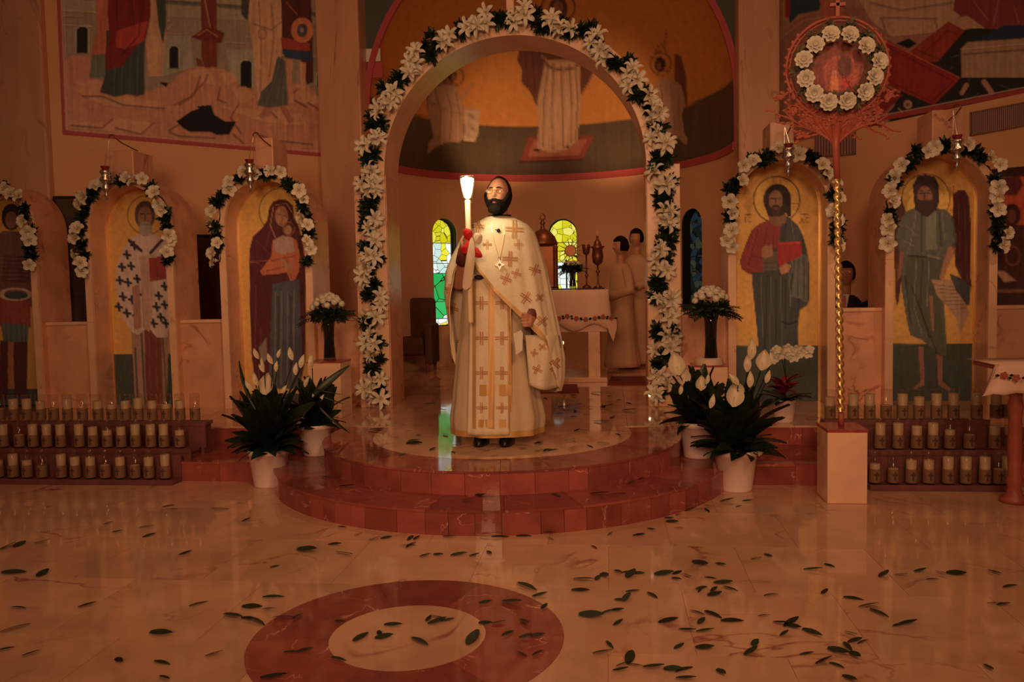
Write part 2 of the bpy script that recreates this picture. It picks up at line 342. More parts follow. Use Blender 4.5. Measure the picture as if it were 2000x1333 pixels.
# ---- the two steps: straight runs with a half round landing
YC, R1, R2, R3, Y1, Y2 = 5.822, 1.588, 1.264, .924, 5.427, 6.105
st1 = struct('lower_step', join(box(-5.4, 5.4, Y1+.012, 13, -.1, S-.012), wedge(0, YC, 0, R1-.012, PI, 2*PI, -.1, S-.0121, 60), box(-R1+.015, R1-.015, Y1-.02, Y2, -.1, S-.0122)), M_JOINT)
st2 = struct('upper_step', join(box(-5.4, 5.4, Y2+.012, 13, S-.03, 2*S-.012), wedge(0, YC, 0, R2-.012, PI-.24, 2*PI+.24, S-.03, 2*S-.0121, 60)), M_JOINT)
def curved_riser(root, R, z0, z1, a0, a1, seed, wmean):
    r = random.Random(seed); a = a0
    while a < a1-.01:
        da = wmean*r.choice((.62, .9, 1.05, 1.3, .8))/R; b = min(a1, a+da)
        if a1-b < .03: b = a1
        part('riser_tile', wedge_q(0, YC, R-.014, R, a+.0009, b-.0009, z0, z1-.013, 4), M_RED, root); a = b
def rim(root, r0, r1, z, a0, a1, n):
    for i in range(n):
        p = a0+(a1-a0)*i/n; q = a0+(a1-a0)*(i+1)/n
        part('tread_tile', wedge_q(0, YC, r0, r1, p+.0009, q-.0009, z-.014, z, 8), M_RED, root)
aa = math.asin((YC-Y1)/R1); bb_ = math.asin((Y2-YC)/R2)
curved_riser(st1, R1, 0, S, PI+aa, 2*PI-aa, 3, .16); curved_riser(st2, R2, S, 2*S, PI-bb_, 2*PI+bb_, 8, .155)
rim(st1, R2-.01, R1+.004, S, PI+aa-.15, 2*PI-aa+.15, 11); rim(st2, R3, R2+.004, 2*S, PI-bb_, 2*PI+bb_, 15)
for sgn in (-1, 1):
    x = math.sqrt(R1*R1-(YC-Y1)**2); x2 = math.sqrt(R2*R2-(Y2-YC)**2)
    for k in range(10):
        x1 = min(5.3, x+.42); a_, b_ = sorted((sgn*x, sgn*x1))
        part('riser_tile', box(a_+.001, b_-.001, Y1, Y1+.014, 0, S-.013), M_RED, st1)
        part('tread_tile', box(a_+.001, b_-.001, Y1-.004, Y2+.02, S-.014, S), M_RED, st1); x = x1
        if x >= 5.3: break
    part('tread_tile', box(*sorted((sgn*(R2-.03), sgn*(math.sqrt(R1*R1-(YC-Y1)**2)-.001))), YC-.36, Y2+.02, S-.014, S-.0005), M_RED, st1)
    for k in range(10):
        x3 = min(5.3, x2+.46); a_, b_ = sorted((sgn*x2, sgn*x3))
        part('riser_tile', box(a_+.001, b_-.001, Y2, Y2+.014, S, 2*S-.013), M_RED, st2); x2 = x3
        if x2 >= 5.3: break
part('inlay_disc', wedge(0, YC, 0, R3-.001, PI-math.asin((Y2-YC)/R3), 2*PI+math.asin((Y2-YC)/R3), 2*S-.013, 2*S, 60), M_FLOOR, st2)
pf_me = mkmesh('platform_tile', box(-.299, .299, -.299, .299, -.013, 0), M_FLOOR)
for j in range(10):
    for i in range(15):
        if j > 5 and abs(i-7) > 4: continue
        put('platform_tile', pf_me, st2, ((i-7)*.6, Y2+.299+j*.6, 2*S))
put('platform_tile', mkmesh('centre_slab', join(box(-R3, R3, Y2-.3, Y2+.0, -.013, -.0004)), M_FLOOR), st2, (0, 0, 2*S)) if False else None

# ---- apse: round wall, half dome, spandrels, pilasters
AX, AY, AR = .09, 9.7, 2.13; ZB, ZS = 2.89, 3.45; PZ = 2*S
def cyl_at(px, py, R=AR):
    d = ray(px, py); ox, oy = CAM[0]-AX, CAM[1]-AY; a = d[0]**2+d[1]**2; b = 2*(ox*d[0]+oy*d[1]); c = ox*ox+oy*oy-R*R
    return CAM+d*((-b+math.sqrt(b*b-4*a*c))/(2*a))
def cyl_grid(R, z0, z1, nt, nz, a0=0, a1=PI): return [[(AX+R*math.cos(a0+(a1-a0)*i/nt), AY+R*math.sin(a0+(a1-a0)*i/nt), z0+(z1-z0)*j/nz) for i in range(nt+1)] for j in range(nz+1)]
def shell(R0, R1_, z0, z1, n=72):
    V = []; Fa = []
    for i in range(n+1):
        a = PI*i/n; c, s = math.cos(a), math.sin(a)
        V += [(AX+R0*c, AY+R0*s, z0), (AX+R1_*c, AY+R1_*s, z0), (AX+R1_*c, AY+R1_*s, z1), (AX+R0*c, AY+R0*s, z1)]
    for i in range(n):
        for k in range(4): l = (k+1) % 4; Fa.append((4*i+k, 4*i+l, 4*i+4+l, 4*i+4+k))
    Fa += [(0, 3, 2, 1), (4*n, 4*n+1, 4*n+2, 4*n+3)]; return V, Fa
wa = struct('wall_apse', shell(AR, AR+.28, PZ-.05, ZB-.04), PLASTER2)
WINS = []
for k, (px, lab) in enumerate(((870, 'left'), (1100, 'centre'), (1352, 'right'))):
    p = cyl_at(px, 530); th = math.atan2(p[1]-AY, p[0]-AX); WINS.append(th)
def radial(g, th, r):                                    # shape drawn facing -y at the origin, moved out to the wall
    c, s = math.cos(th), math.sin(th); return [(AX+c*(r+y)+s*x, AY+s*(r+y)-c*x, z) for x, y, z in g[0]], g[1]
WW, WZ0, WZ1 = .205, .83, 2.10
cut = part('cutter', join(*[radial(prism(archpoly(0, WW, WZ0, WZ1), -.2, .5), th, AR) for th in WINS]), PLASTER2, None)
bo = wa.modifiers.new('b', 'BOOLEAN'); bo.object = cut; bo.operation = 'DIFFERENCE'; bo.solver = 'EXACT'
bpy.context.view_layer.update()
me2 = bpy.data.meshes.new_from_object(wa.evaluated_get(bpy.context.evaluated_depsgraph_get())); wa.modifiers.clear(); wa.data = me2; bpy.data.objects.remove(cut)
def stained(name, cols, scale, stren=1., dark=(.02, .01, .0)):
    """daylight behind coloured glass: patches of colour parted by dark leads"""
    mt = bpy.data.materials.new(name); mt.use_nodes = True; nt = mt.node_tree; nt.nodes.remove(nt.nodes['Principled BSDF']); N = nt.nodes.new; L = nt.links.new
    g = N('ShaderNodeNewGeometry'); v = N('ShaderNodeTexVoronoi'); v.inputs['Scale'].default_value = scale; L(g.outputs['Position'], v.inputs['Vector'])
    v2 = N('ShaderNodeTexVoronoi'); v2.feature = 'DISTANCE_TO_EDGE'; v2.inputs['Scale'].default_value = scale; L(g.outputs['Position'], v2.inputs['Vector'])
    sx = N('ShaderNodeSeparateColor'); L(v.outputs['Color'], sx.inputs[0]); cr = N('ShaderNodeValToRGB'); cr.color_ramp.interpolation = 'CONSTANT'
    while len(cr.color_ramp.elements) < len(cols): cr.color_ramp.elements.new(.5)
    for i, c in enumerate(cols): cr.color_ramp.elements[i].position = i/len(cols); cr.color_ramp.elements[i].color = (*lin(c), 1)
    L(sx.outputs[0], cr.inputs[0]); gt = N('ShaderNodeMath'); gt.operation = 'GREATER_THAN'; gt.inputs[1].default_value = .022; L(v2.outputs['Distance'], gt.inputs[0])
    mx = N('ShaderNodeMix'); mx.data_type = 'RGBA'; mx.inputs['A'].default_value = (*dark, 1); L(gt.outputs[0], mx.inputs['Factor']); L(cr.outputs[0], mx.inputs['B'])
    em = N('ShaderNodeEmission'); em.inputs[1].default_value = stren; L(mx.outputs['Result'], em.inputs[0]); L(em.outputs[0], nt.nodes['Material Output'].inputs[0]); return mt
G_Y = stained('yellow_glass', [(222, 214, 40), (232, 226, 70), (214, 206, 30), (240, 232, 110)], 9, 1.0)
G_W = stained('white_glass', [(225, 235, 225), (235, 240, 240), (225, 215, 60), (190, 215, 205)], 9, 1.2)
G_G = stained('green_glass', [(40, 180, 90), (50, 170, 80), (60, 190, 100), (220, 235, 220)], 5, 1.0)
G_D = stained('dusky_glass', [(26, 34, 30), (60, 66, 50), (18, 22, 22), (38, 50, 60)], 10, .6)
for k, th in enumerate(WINS):
    wn = struct('window_%d' % (k+1), radial(arch_ring(0, WW+.012, WW-.012, WZ0-.01, WZ1, .10, .17), th, AR), M_BLACK)
    part('reveal', radial(arch_ring(0, WW+.004, WW-.001, WZ0-.01, WZ1, .004, .25), th, AR), M_BLACK, wn)
    if k == 0: bands = [(1.98, 2.4, G_Y), (1.70, 1.97, G_W), (1.56, 1.69, G_W), (1.17, 1.55, G_G), (.93, 1.16, G_G), (.84, .92, G_W)]
    elif k == 1: bands = [(1.98, 2.4, G_Y), (1.7, 1.97, G_Y), (1.2, 1.69, G_W), (.84, 1.19, G_D)]
    else: bands = [(1.7, 2.4, G_D), (1.2, 1.69, G_D), (.84, 1.19, G_D)]
    for z0, z1, gm in bands:
        n = 10; V = []
        for i in range(n+1):
            z = z0+(z1-z0)*i/n; hw = WW-.014
            if z > WZ1: hw = math.sqrt(max(0, hw*hw-(z-WZ1)**2))
            V += [(-hw, .13, z), (hw, .13, z), (hw, .14, z), (-hw, .14, z)]
        Fa = [(4*i+a, 4*i+b, 4*i+4+b, 4*i+4+a) for i in range(n) for a, b in ((0, 1), (1, 2), (2, 3), (3, 0))]+[(0, 3, 2, 1), (4*n, 4*n+1, 4*n+2, 4*n+3)]
        part('pane', radial((V, Fa), th, AR), gm, wn)
    part('sill', radial(box(-WW, WW, .0, .2, WZ0-.02, WZ0), th, AR), M_BLACK, wn)
# painted half dome
cv = Canvas(700, -60, 1480, 360, (160, 84, 32), .9, 1, .52)
cv.poly([(700, 180), (760, 208), (800, 222), (875, 241), (940, 246), (1010, 248), (1130, 243), (1240, 232), (1330, 212), (1390, 185), (1425, 160), (1480, 130), (1480, 400), (700, 400)], (66, 41, 21))
skirt = [(1064, 118), (1132, 118), (1134, 200), (1128, 275), (1108, 292), (1085, 297), (1066, 296), (1048, 289), (1052, 240), (1049, 200), (1056, 160)]
cv.poly([(1018, 60), (1150, 60), (1150, 110), (1160, 140), (1150, 160), (1134, 185), (1134, 120), (1064, 118), (1056, 165), (1050, 210), (1035, 178), (1018, 160), (1020, 135), (1010, 118), (1014, 95)], (84, 36, 20))
cv.poly([(1016, 318), (1032, 267), (1161, 265), (1137, 312)], (104, 36, 22)).poly([(1030, 308), (1042, 274), (1148, 272), (1130, 303)], (126, 58, 34))
cv.line([(1016, 317), (1137, 312)], 5, (60, 22, 14)); cv.poly(skirt, (150, 92, 54))
cv.lines([[(1070, 125), (1062, 200), (1060, 285)], [(1082, 125), (1078, 200), (1080, 292)], [(1096, 130), (1098, 210), (1100, 290)], [(1112, 128), (1116, 200), (1115, 280)], [(1124, 130), (1128, 200), (1124, 275)]], 2.2, (104, 56, 30))
cv.lines([[(1076, 130), (1070, 290)], [(1105, 135), (1108, 285)]], 2, (176, 116, 72))
cv.poly([(1040, 294), (1050, 290), (1056, 297)], (24, 14, 10)).poly([(1102, 286), (1112, 283), (1110, 289)], (24, 14, 10))
cv.line([(1060, 118), (1075, 132), (1100, 138), (1125, 130), (1135, 116)], 4, (100, 46, 26)); cv.line([(1056, 108), (1075, 122), (1098, 127), (1125, 120), (1140, 106)], 2, (170, 110, 66))
cv.ell(1090, 14, 32, 32, (96, 40, 18), .3, ring=1.5); cv.ell(1090, 18, 18, 24, (66, 26, 18)); cv.ell(1090, 14, 10, 13, (110, 58, 34)); cv.poly([(1050, 100), (1062, 45), (1118, 45), (1135, 100)], (84, 36, 20))
cv.lines([[(1026, 100), (1030, 170)], [(1144, 90), (1146, 160)], [(1040, 90), (1044, 180)]], 2, (60, 24, 14))
# kneeling winged figures either side
ang = [(838, 178), (850, 168), (880, 163), (893, 172), (898, 200), (915, 214), (936, 214), (936, 225), (920, 222), (905, 228), (906, 268), (898, 277), (870, 279), (848, 290), (834, 304), (836, 280), (846, 268), (840, 235), (835, 205)]
cv.poly([(832, 175), (845, 158), (880, 152), (870, 170), (845, 190), (834, 215)], (92, 44, 22)); cv.poly(ang, (132, 80, 46))
cv.lines([[(850, 175), (860, 220), (858, 275)], [(870, 170), (882, 215), (878, 275)], [(890, 180), (898, 225), (898, 270)], [(840, 200), (870, 215), (905, 222)]], 1.6, (92, 50, 28))
cv.ell(888, 149, 17, 18, (110, 52, 22), .5, ring=1.2).ell(883, 148, 9, 12, (50, 22, 14)).ell(886, 150, 5, 8, (104, 54, 32)); cv.line([(895, 200), (915, 175), (922, 164)], 5, (132, 80, 46))
cv.poly([(908, 216), (938, 214), (934, 262), (928, 276), (904, 277), (908, 250)], (146, 96, 60)); cv.lines([[(912, y), (932, y-1)] for y in range(224, 272, 7)], 1.2, (90, 52, 32))
cv.poly([(1318, 105), (1330, 110), (1340, 150), (1342, 210), (1330, 190), (1318, 155)], (86, 36, 20))
cv.poly([(1278, 165), (1292, 152), (1312, 155), (1330, 165), (1338, 195), (1332, 225), (1336, 256), (1344, 272), (1340, 284), (1326, 272), (1304, 258), (1290, 240), (1282, 205)], (132, 78, 46))
cv.lines([[(1290, 165), (1300, 250)], [(1310, 165), (1318, 255)], [(1325, 175), (1326, 250)]], 1.6, (92, 50, 28))
cv.ell(1290, 124, 20, 22, (112, 56, 26), .5, ring=1.3).ell(1289, 126, 11, 14, (46, 20, 14)).ell(1287, 129, 5, 9, (100, 50, 30)); cv.lines([[(1280, 100), (1290, 84), (1300, 100)], [(1296, 95), (1302, 60)]], 2, (80, 34, 18)); cv.mottle(.05)
rows = cyl_grid(AR, ZB+.02, ZS, 300, 20)+[[(AX+AR*math.cos(PI*i/300)*math.cos(p), AY+AR*math.sin(PI*i/300)*math.cos(p), ZS+AR*math.sin(p)) for i in range(301)] for p in [PI/2*(j+1)/90 for j in range(90)]]
Vd, Fd = sheet(rows); dm = paint_mesh('ceiling_half_dome', Vd, Fd, cv, M_PAINT, None, True); tag(dm, 'gilded half dome painted with a standing veiled figure and kneeling angels', None, None, 'structure')
struct('trim_1', shell(AR-.025, AR+.05, ZB-.045, ZB+.045), mat('red_border', (108, 30, 22), .6))
struct('trim_2', arch_ring(AX, AR+.06, AR-.012, ZB-.02, ZS, AY-.035, AY+.01, 64), MATS['red_border'])
sp = [(AX-AR-.05, ZS)]+[(AX-(AR+.01)*math.cos(PI*i/48), ZS+(AR+.01)*math.sin(PI*i/48)) for i in range(49)]+[(AX+AR+.05, ZS), (AX+AR+.05, 6.1), (AX-AR-.05, 6.1)]
struct('wall_spandrel', prism(sp, AY, AY+.2), mat('dark_green_paint', (44, 36, 22), .7))
sq = struct('trim_3', prism([(AX-AR-.02, 4.05), (AX-AR+.16, 4.05), (AX-AR+.16, 4.2), (AX-AR-.02, 4.2)], AY-.012, AY-.001), mat('cream_paint', (130, 100, 70), .7))
part('red_field', box(AX-AR, AX-AR+.18, AY-.014, AY-.001, 3.86, 4.04), MATS['red_border'], sq)
for nm, x0, x1 in (('left', -2.56, -2.05), ('right', 2.22, 2.66)):
    c = struct('column_'+nm, box(x0, x1, 9.40, 9.95, PZ-.02, 6.1, .02), M_COL)
    part('plinth', box(x0-.03, x1+.03, 9.37, 9.97, PZ-.01, PZ+.22, .015), M_COL, c)

# ---- angled side walls with their murals
def slabwall(p, q, z0, z1, t):                           # vertical wall from p to q, thickness away from the nave
    d = Vector((q[0]-p[0], q[1]-p[1], 0)).normalized(); n = Vector((-d.y, d.x, 0))*t
    if n.y < 0: n = -n
    V = [(a[0]+k*n.x, a[1]+k*n.y, z) for z in (z0, z1) for k in (0, 1) for a in (p, q)]
    return V, [(0, 1, 3, 2), (4, 6, 7, 5), (0, 4, 5, 1), (2, 3, 7, 6), (0, 2, 6, 4), (1, 5, 7, 3)]
LP, LD = np.array([-2.56, 9.74, 0]), np.array([-1, -1, 0])/math.sqrt(2); LN = np.array([1, -1, 0])/math.sqrt(2)
RP = np.array([2.66, 9.62, 0]); RD = np.array([1.67, -2.05, 0]); RD = RD/np.linalg.norm(RD); RN = np.array([-RD[1], RD[0], 0])*-1
if RN[1] > 0: RN = -RN
struct('wall_left', slabwall(LP+LD*.0, LP+LD*2.98, 0, 6.1, .25), PLASTER)
struct('wall_right', slabwall(RP, RP+RD*4.4, 0, 6.1, .25), PLASTER)
struct('wall_far_left', box(-8, -4.9, 7.98, 8.2, 0, 6.1), PLASTER)
struct('column_far_left', box(-5.27, -4.70, 7.60, 7.98, PZ-.02, 6.1, .02), M_COL)
struct('baseboard_far_left', box(-8, -5.27, 7.93, 7.98, PZ, 2.62), M_COL)
struct('ceiling', box(-8, 8, 2, 13.5, 6.1, 6.3), PLASTER)
def mural(name, x0, y0, x1, y1, P0, N0, cv, step, quad, label, cat='mural', off=.006):
    """a painting in its own plane on the wall, corners taken from the wall itself"""
    c = [WP(x, y, P0, N0)+N0*off for x, y in quad]; nx = int(abs(x1-x0)/step); ny = int(abs(y1-y0)/step); V = []
    for layer in (0, .005):
        for j in range(ny+1):
            for i in range(nx+1):
                u, v = i/nx, j/ny; V.append(c[0]*(1-u)*(1-v)+c[1]*u*(1-v)+c[2]*u*v+c[3]*(1-u)*v-N0*layer)
    Fa = grid_faces(ny+1, nx+1); k = (nx+1)*(ny+1)
    Fa += [(k, k+nx, k+(nx+1)*ny+nx, k+(nx+1)*ny), (0, nx, k+nx, k), ((nx+1)*ny, (nx+1)*ny+nx, k+(nx+1)*ny+nx, k+(nx+1)*ny)]
    o = paint_mesh(name, V, Fa, cv, M_PAINT); return tag(o, label, cat)
# left mural
cv = Canvas(100, -30, 660, 320, (104, 72, 46), E=.31)
cv.poly([(100, -30), (660, -30), (660, 50), (100, 20)], (112, 82, 52)); cv.line([(120, -8), (400, 8), (640, 30)], 7, (74, 54, 36)); cv.line([(120, 20), (170, 22), (330, 40)], 3, (140, 100, 64))
for pts in ([(122, 30), (165, 32), (165, 48), (178, 50)], [(318, 66), (365, 66), (365, 48), (372, 48)], [(440, 95), (440, 82), (480, 85), (480, 72), (500, 74)], [(120, 48), (180, 52)], [(326, 58), (338, 46)], [(600, 60), (640, 62)], [(600, 110), (640, 112)]): cv.line(pts, 2, (150, 112, 74))
cv.poly([(318, 68), (372, 70), (380, 130), (318, 150)], (108, 82, 54)).poly([(440, 95), (520, 98), (520, 190), (455, 180)], (112, 86, 56))
for x, y, w_, h_ in ((161, 80, 11, 24), (340, 114, 9, 20), (481, 152, 11, 30), (627, 156, 7, 12)):
    cv.poly([(x-w_-3, y-h_), (x-w_*.6, y-h_-6), (x+w_*.6, y-h_-6), (x+w_+3, y-h_), (x+w_+3, y+h_), (x-w_-3, y+h_)], (140, 108, 72)); cv.poly([(x-w_, y-h_+2), (x-w_*.6, y-h_-3), (x+w_*.6, y-h_-3), (x+w_, y-h_+2), (x+w_, y+h_), (x-w_, y+h_)], (20, 13, 12))
rock = [(120, 120), (140, 108), (175, 108), (180, 150), (240, 170), (285, 178), (330, 165), (350, 145), (375, 132), (400, 128), (440, 135), (470, 168), (500, 175), (560, 160), (600, 165), (630, 195), (650, 200), (660, 330), (100, 330), (110, 130)]
cv.poly(rock, (132, 74, 44))
for pts in ([(150, 155), (200, 160), (260, 190), (330, 200), (300, 215), (200, 205), (150, 180)], [(135, 235), (215, 240), (225, 228), (300, 240), (280, 262), (140, 250)], [(370, 140), (395, 130), (415, 140), (420, 165), (395, 165)], [(430, 142), (455, 140), (465, 158), (440, 168)], [(450, 172), (480, 168), (500, 190), (470, 205)], [(420, 205), (500, 235), (560, 245), (600, 245), (590, 225), (620, 225)], [(580, 175), (620, 185), (625, 205), (590, 200)]): cv.poly(pts, (160, 96, 58), op=.8)
cv.lines([[(160, 188), (200, 188), (240, 205), (320, 212)], [(140, 245), (200, 250), (220, 232)], [(225, 250), (275, 262), (300, 240)], [(340, 205), (370, 190), (400, 160), (405, 145)], [(370, 230), (330, 255)], [(430, 170), (425, 195), (440, 200)], [(465, 205), (450, 230), (470, 260)], [(520, 210), (540, 230)], [(600, 200), (625, 215), (632, 280)], [(500, 262), (540, 275), (610, 282)], [(140, 260), (330, 275)], [(580, 175), (565, 190), (600, 210)], [(390, 150), (380, 185), (350, 205)], [(330, 258), (350, 266), (420, 270)], [(455, 262), (475, 280)]], 2.5, (88, 36, 22))
cv.poly([(345, 237), (372, 218), (390, 212), (384, 208), (412, 205), (418, 224), (440, 238), (461, 238), (448, 262), (425, 264), (412, 258), (372, 258), (358, 250)], (18, 11, 11)); cv.poly([(310, 160), (328, 162), (325, 170)], (20, 12, 12))
cv.poly([(184, -30), (215, -30), (212, 90), (205, 110), (176, 112), (190, 60)], (128, 58, 34)); cv.poly([(180, 108), (205, 105), (205, 150), (175, 153)], (74, 62, 40))
cv.poly([(288, -30), (318, -30), (326, 40), (318, 150), (290, 150), (283, 80)], (136, 84, 50)); cv.poly([(302, -30), (322, -30), (325, 45), (318, 85), (310, 50)], (40, 40, 26))
cv.poly([(208, 60), (285, 60), (282, 100), (282, 184), (268, 188), (250, 184), (225, 189), (195, 180), (205, 150)], (44, 37, 27)); cv.lines([[(x, 110), (x-2, 184)] for x in (225, 240, 255, 270)], 2, (62, 60, 42))
cv.poly([(215, -30), (292, -30), (294, 30), (285, 75), (262, 95), (240, 128), (208, 138), (205, 110), (214, 70), (210, 20)], (84, 20, 14)); cv.poly([(228, 60), (262, 48), (290, 40), (280, 80), (245, 98), (225, 90)], (118, 34, 20)); cv.lines([[(225, -20), (230, 60)], [(255, -20), (262, 50)], [(280, 0), (270, 70), (235, 110)]], 2, (54, 12, 10))
cv.poly([(392, -30), (422, -30), (424, 60), (424, 130), (400, 132), (394, 110)], (84, 30, 18)); cv.line([(396, -20), (412, 60)], 3, (136, 74, 46)); cv.poly([(374, 72), (400, 55), (415, 55), (438, 65), (432, 84), (395, 80)], (78, 24, 14)); cv.line([(385, 70), (404, 58), (426, 72)], 2, (138, 74, 44)); cv.poly([(382, 112), (394, 118), (398, 130), (386, 128)], (88, 34, 20))
cv.poly([(472, -10), (500, -20), (500, 40), (486, 42), (472, 28)], (48, 38, 26)); cv.poly([(490, -30), (548, -30), (553, 60), (556, 108), (540, 116), (530, 165), (512, 190), (505, 210), (498, 160), (494, 100), (484, 40)], (160, 100, 60)); cv.lines([[(505, 0), (510, 80), (508, 180)], [(530, 10), (535, 70), (525, 150)], [(495, 46), (530, 58), (550, 42)]], 1.8, (106, 60, 36)); cv.ell(512, 66, 8, 9, (120, 70, 42), ring=1)
cv.poly([(543, 110), (556, 120), (562, 205), (530, 210), (503, 206), (510, 180), (530, 160)], (62, 50, 35)); cv.lines([[(545, 130), (520, 205)], [(552, 140), (538, 208)], [(556, 150), (552, 206)]], 1.6, (92, 82, 56))
cv.poly([(505, 226), (518, 212), (532, 210), (528, 226), (510, 230)], (120, 64, 38)); cv.poly([(548, 208), (560, 212), (572, 236), (566, 242), (552, 220)], (120, 64, 38))
cv.poly([(548, -30), (606, -30), (610, 60), (612, 160), (600, 165), (586, 110), (552, 105)], (58, 22, 16)); cv.poly([(548, 72), (606, 84), (606, 100), (552, 96)], (112, 36, 20)); cv.poly([(552, 95), (608, 102), (610, 120), (556, 112)], (34, 36, 36)); cv.poly([(558, 114), (572, 116), (570, 160), (576, 205), (566, 200), (560, 160)], (144, 84, 50)); cv.poly([(584, 120), (598, 122), (596, 165), (600, 205), (588, 190)], (144, 84, 50))
cv.ell(590, 59, 22, 25, (150, 74, 38)).ell(590, 59, 10, 13, (58, 42, 34)).ell(590, 59, 4, 5, (120, 80, 50)); cv.line([(560, 5), (580, 28)], 3, (120, 50, 28)); cv.mottle(.06, 5)
for pts in ([(118, -30), (129, 257), (640, 302), (636, -30)],): cv.line(pts, 3, (150, 92, 62))
cv.line([(112, -30), (123, 259.5), (646, 305), (643, -30)], 11, (112, 38, 26)); cv.line([(124, -30), (132, 254), (637, 298), (634, -30)], 1.6, (160, 100, 74))
mural('wall_mural', 112, -30, 646, 305, LP, LN, cv, 1.7, [(110, -28), (645, -28), (648, 308), (122, 263)], 'large wall mural left of the apse, robed figures by a cross above a dark cave')
# right mural
cv = Canvas(1500, -30, 2040, 310, (112, 62, 38), E=.36)
cv.poly([(1540, -30), (1610, -30), (1600, 20), (1560, 28), (1542, 45)], (26, 32, 26)); cv.poly([(1520, 90), (1550, 40), (1600, 22), (1680, 10), (1700, 60), (1720, 120), (1740, 180), (1700, 240), (1560, 270), (1515, 250)], (104, 56, 34))
cv.lines([[(1530, 70), (1570, 40), (1620, 30)], [(1540, 100), (1600, 70)], [(1525, 180), (1550, 230)], [(1690, 70), (1720, 120)]], 3, (134, 78, 48)); cv.poly([(1595, -20), (1640, -20), (1650, 40), (1610, 40)], (120, 52, 30))
cv.poly([(1660, -30), (1880, -30), (1875, 30), (1850, 60), (1800, 66), (1740, 72), (1700, 40)], (134, 84, 52)); cv.lines([[(1700, 5), (1760, 20), (1860, 5)], [(1720, 35), (1830, 36)], [(1722, 38), (1730, 62)], [(1826, 36), (1830, 58)], [(1740, -10), (1850, -8)]], 3, (98, 56, 36))
cv.poly([(1868, -30), (2040, -30), (2040, 70), (1960, 50), (1930, 62), (1890, 40), (1862, 20)], (92, 32, 24)); cv.lines([[(1900, 0), (1930, 40)], [(1950, 0), (1940, 50)], [(1980, 10), (1990, 45)]], 3, (130, 62, 40)); cv.poly([(1850, 40), (1890, 30), (1925, 55), (1870, 80), (1840, 75)], (130, 80, 48))
cv.poly([(1730, 225), (1745, 210), (1800, 90), (1850, 65), (1900, 55), (2040, 60), (2040, 190), (1740, 240)], (28, 20, 15)); cv.poly([(1750, 85), (1775, 75), (1790, 85), (1775, 95)], (20, 16, 12))
cv.poly([(1940, 60), (1960, 50), (2040, 50), (2040, 85), (1885, 90)], (24, 30, 30)); cv.poly([(1876, 95), (1890, 82), (2040, 72), (2040, 152), (1878, 152)], (122, 76, 46)); cv.line([(1880, 96), (2040, 82)], 3, (150, 98, 62)); cv.line([(1880, 106), (2040, 94)], 2, (84, 50, 32))
cv.poly([(1778, 100), (1852, 42), (1884, 60), (1830, 122), (1800, 120)], (104, 30, 18)); cv.poly([(1715, 160), (1763, 186), (1722, 225), (1705, 226)], (92, 24, 16)); cv.poly([(1715, 76), (1735, 80), (1874, 152), (1870, 160), (1824, 206), (1714, 158)], (104, 26, 17)); cv.lines([[(1725, 88), (1862, 158), (1820, 198)], [(1718, 150), (1822, 200)], [(1800, 108), (1850, 60), (1870, 66)], [(1790, 98), (1840, 118)]], 1.5, (60, 16, 12)); cv.line([(1720, 76), (1874, 152)], 3, (136, 50, 28))
cv.ell(1773, 204, 9, 9, (122, 78, 50)).ell(1773, 204, 3, 3, (80, 36, 24)); cv.line([(1878, 182), (1888, 166)], 9, (122, 70, 46)); cv.line([(1922, 160), (1936, 180)], 11, (128, 76, 50)); cv.line([(1755, 212), (1762, 218)], 3, (120, 80, 52)); cv.lines([[(1890, 160), (1896, 150)], [(1850, 140), (1862, 130)], [(1858, 112), (1872, 108)], [(1900, 190), (1912, 182)], [(1950, 165), (1975, 175)], [(1790, 222), (1802, 214)]], 2, (70, 54, 40)); cv.mottle(.06, 5)
cv.line([(1511, -30), (1515, 248), (1515, 290)], 9, (104, 28, 22)); cv.line([(1518, -30), (1521, 250)], 2, (140, 84, 58)); cv.line([(1500, 283), (1715, 233), (1860, 206), (2040, 170)], 9, (112, 34, 24)); cv.line([(1510, 275), (1715, 227), (1860, 199), (2040, 163)], 1.6, (150, 92, 62)); cv.line([(1520, -30), (1540, -30), (1538, 30)], 10, (100, 24, 20))
mural('wall_mural', 1507, -30, 2030, 240, RP, RN, cv, 1.7, [(1507, -28), (2036, -28), (2036, 174), (1511, 287)], 'large wall mural right of the apse, crossed red boards over a black pit')
# far right painting above the low wall
cv = Canvas(1930, 320, 2050, 620, (140, 50, 26)); cv.poly([(1930, 320), (2050, 320), (2050, 342), (1930, 348)], (40, 18, 12)); cv.poly([(1945, 350), (1990, 345), (1998, 360), (1985, 382), (1950, 380)], (70, 24, 16)); cv.ell(1976, 420, 17, 22, (48, 20, 14)); cv.ell(1976, 422, 9, 14, (84, 38, 22)); cv.poly([(1945, 450), (1965, 440), (2000, 440), (2050, 450), (2050, 560), (1945, 560)], (56, 26, 18)); cv.ell(1978, 500, 14, 18, (90, 44, 26), ring=2); cv.poly([(1945, 530), (1962, 530), (1985, 548), (1960, 552)], (150, 92, 60)); cv.poly([(1930, 556), (2050, 550), (2050, 620), (1930, 620)], (52, 26, 18)); cv.line([(1930, 570), (2050, 566)], 7, (100, 52, 32)); cv.mottle(.08, 5)
mural('wall_painting', 1935, 325, 2040, 600, RP, RN, cv, 2.5, [(1925, 332), (2040, 322), (2040, 615), (1925, 610)], 'dim red and orange wall painting of a seated figure at the right edge')
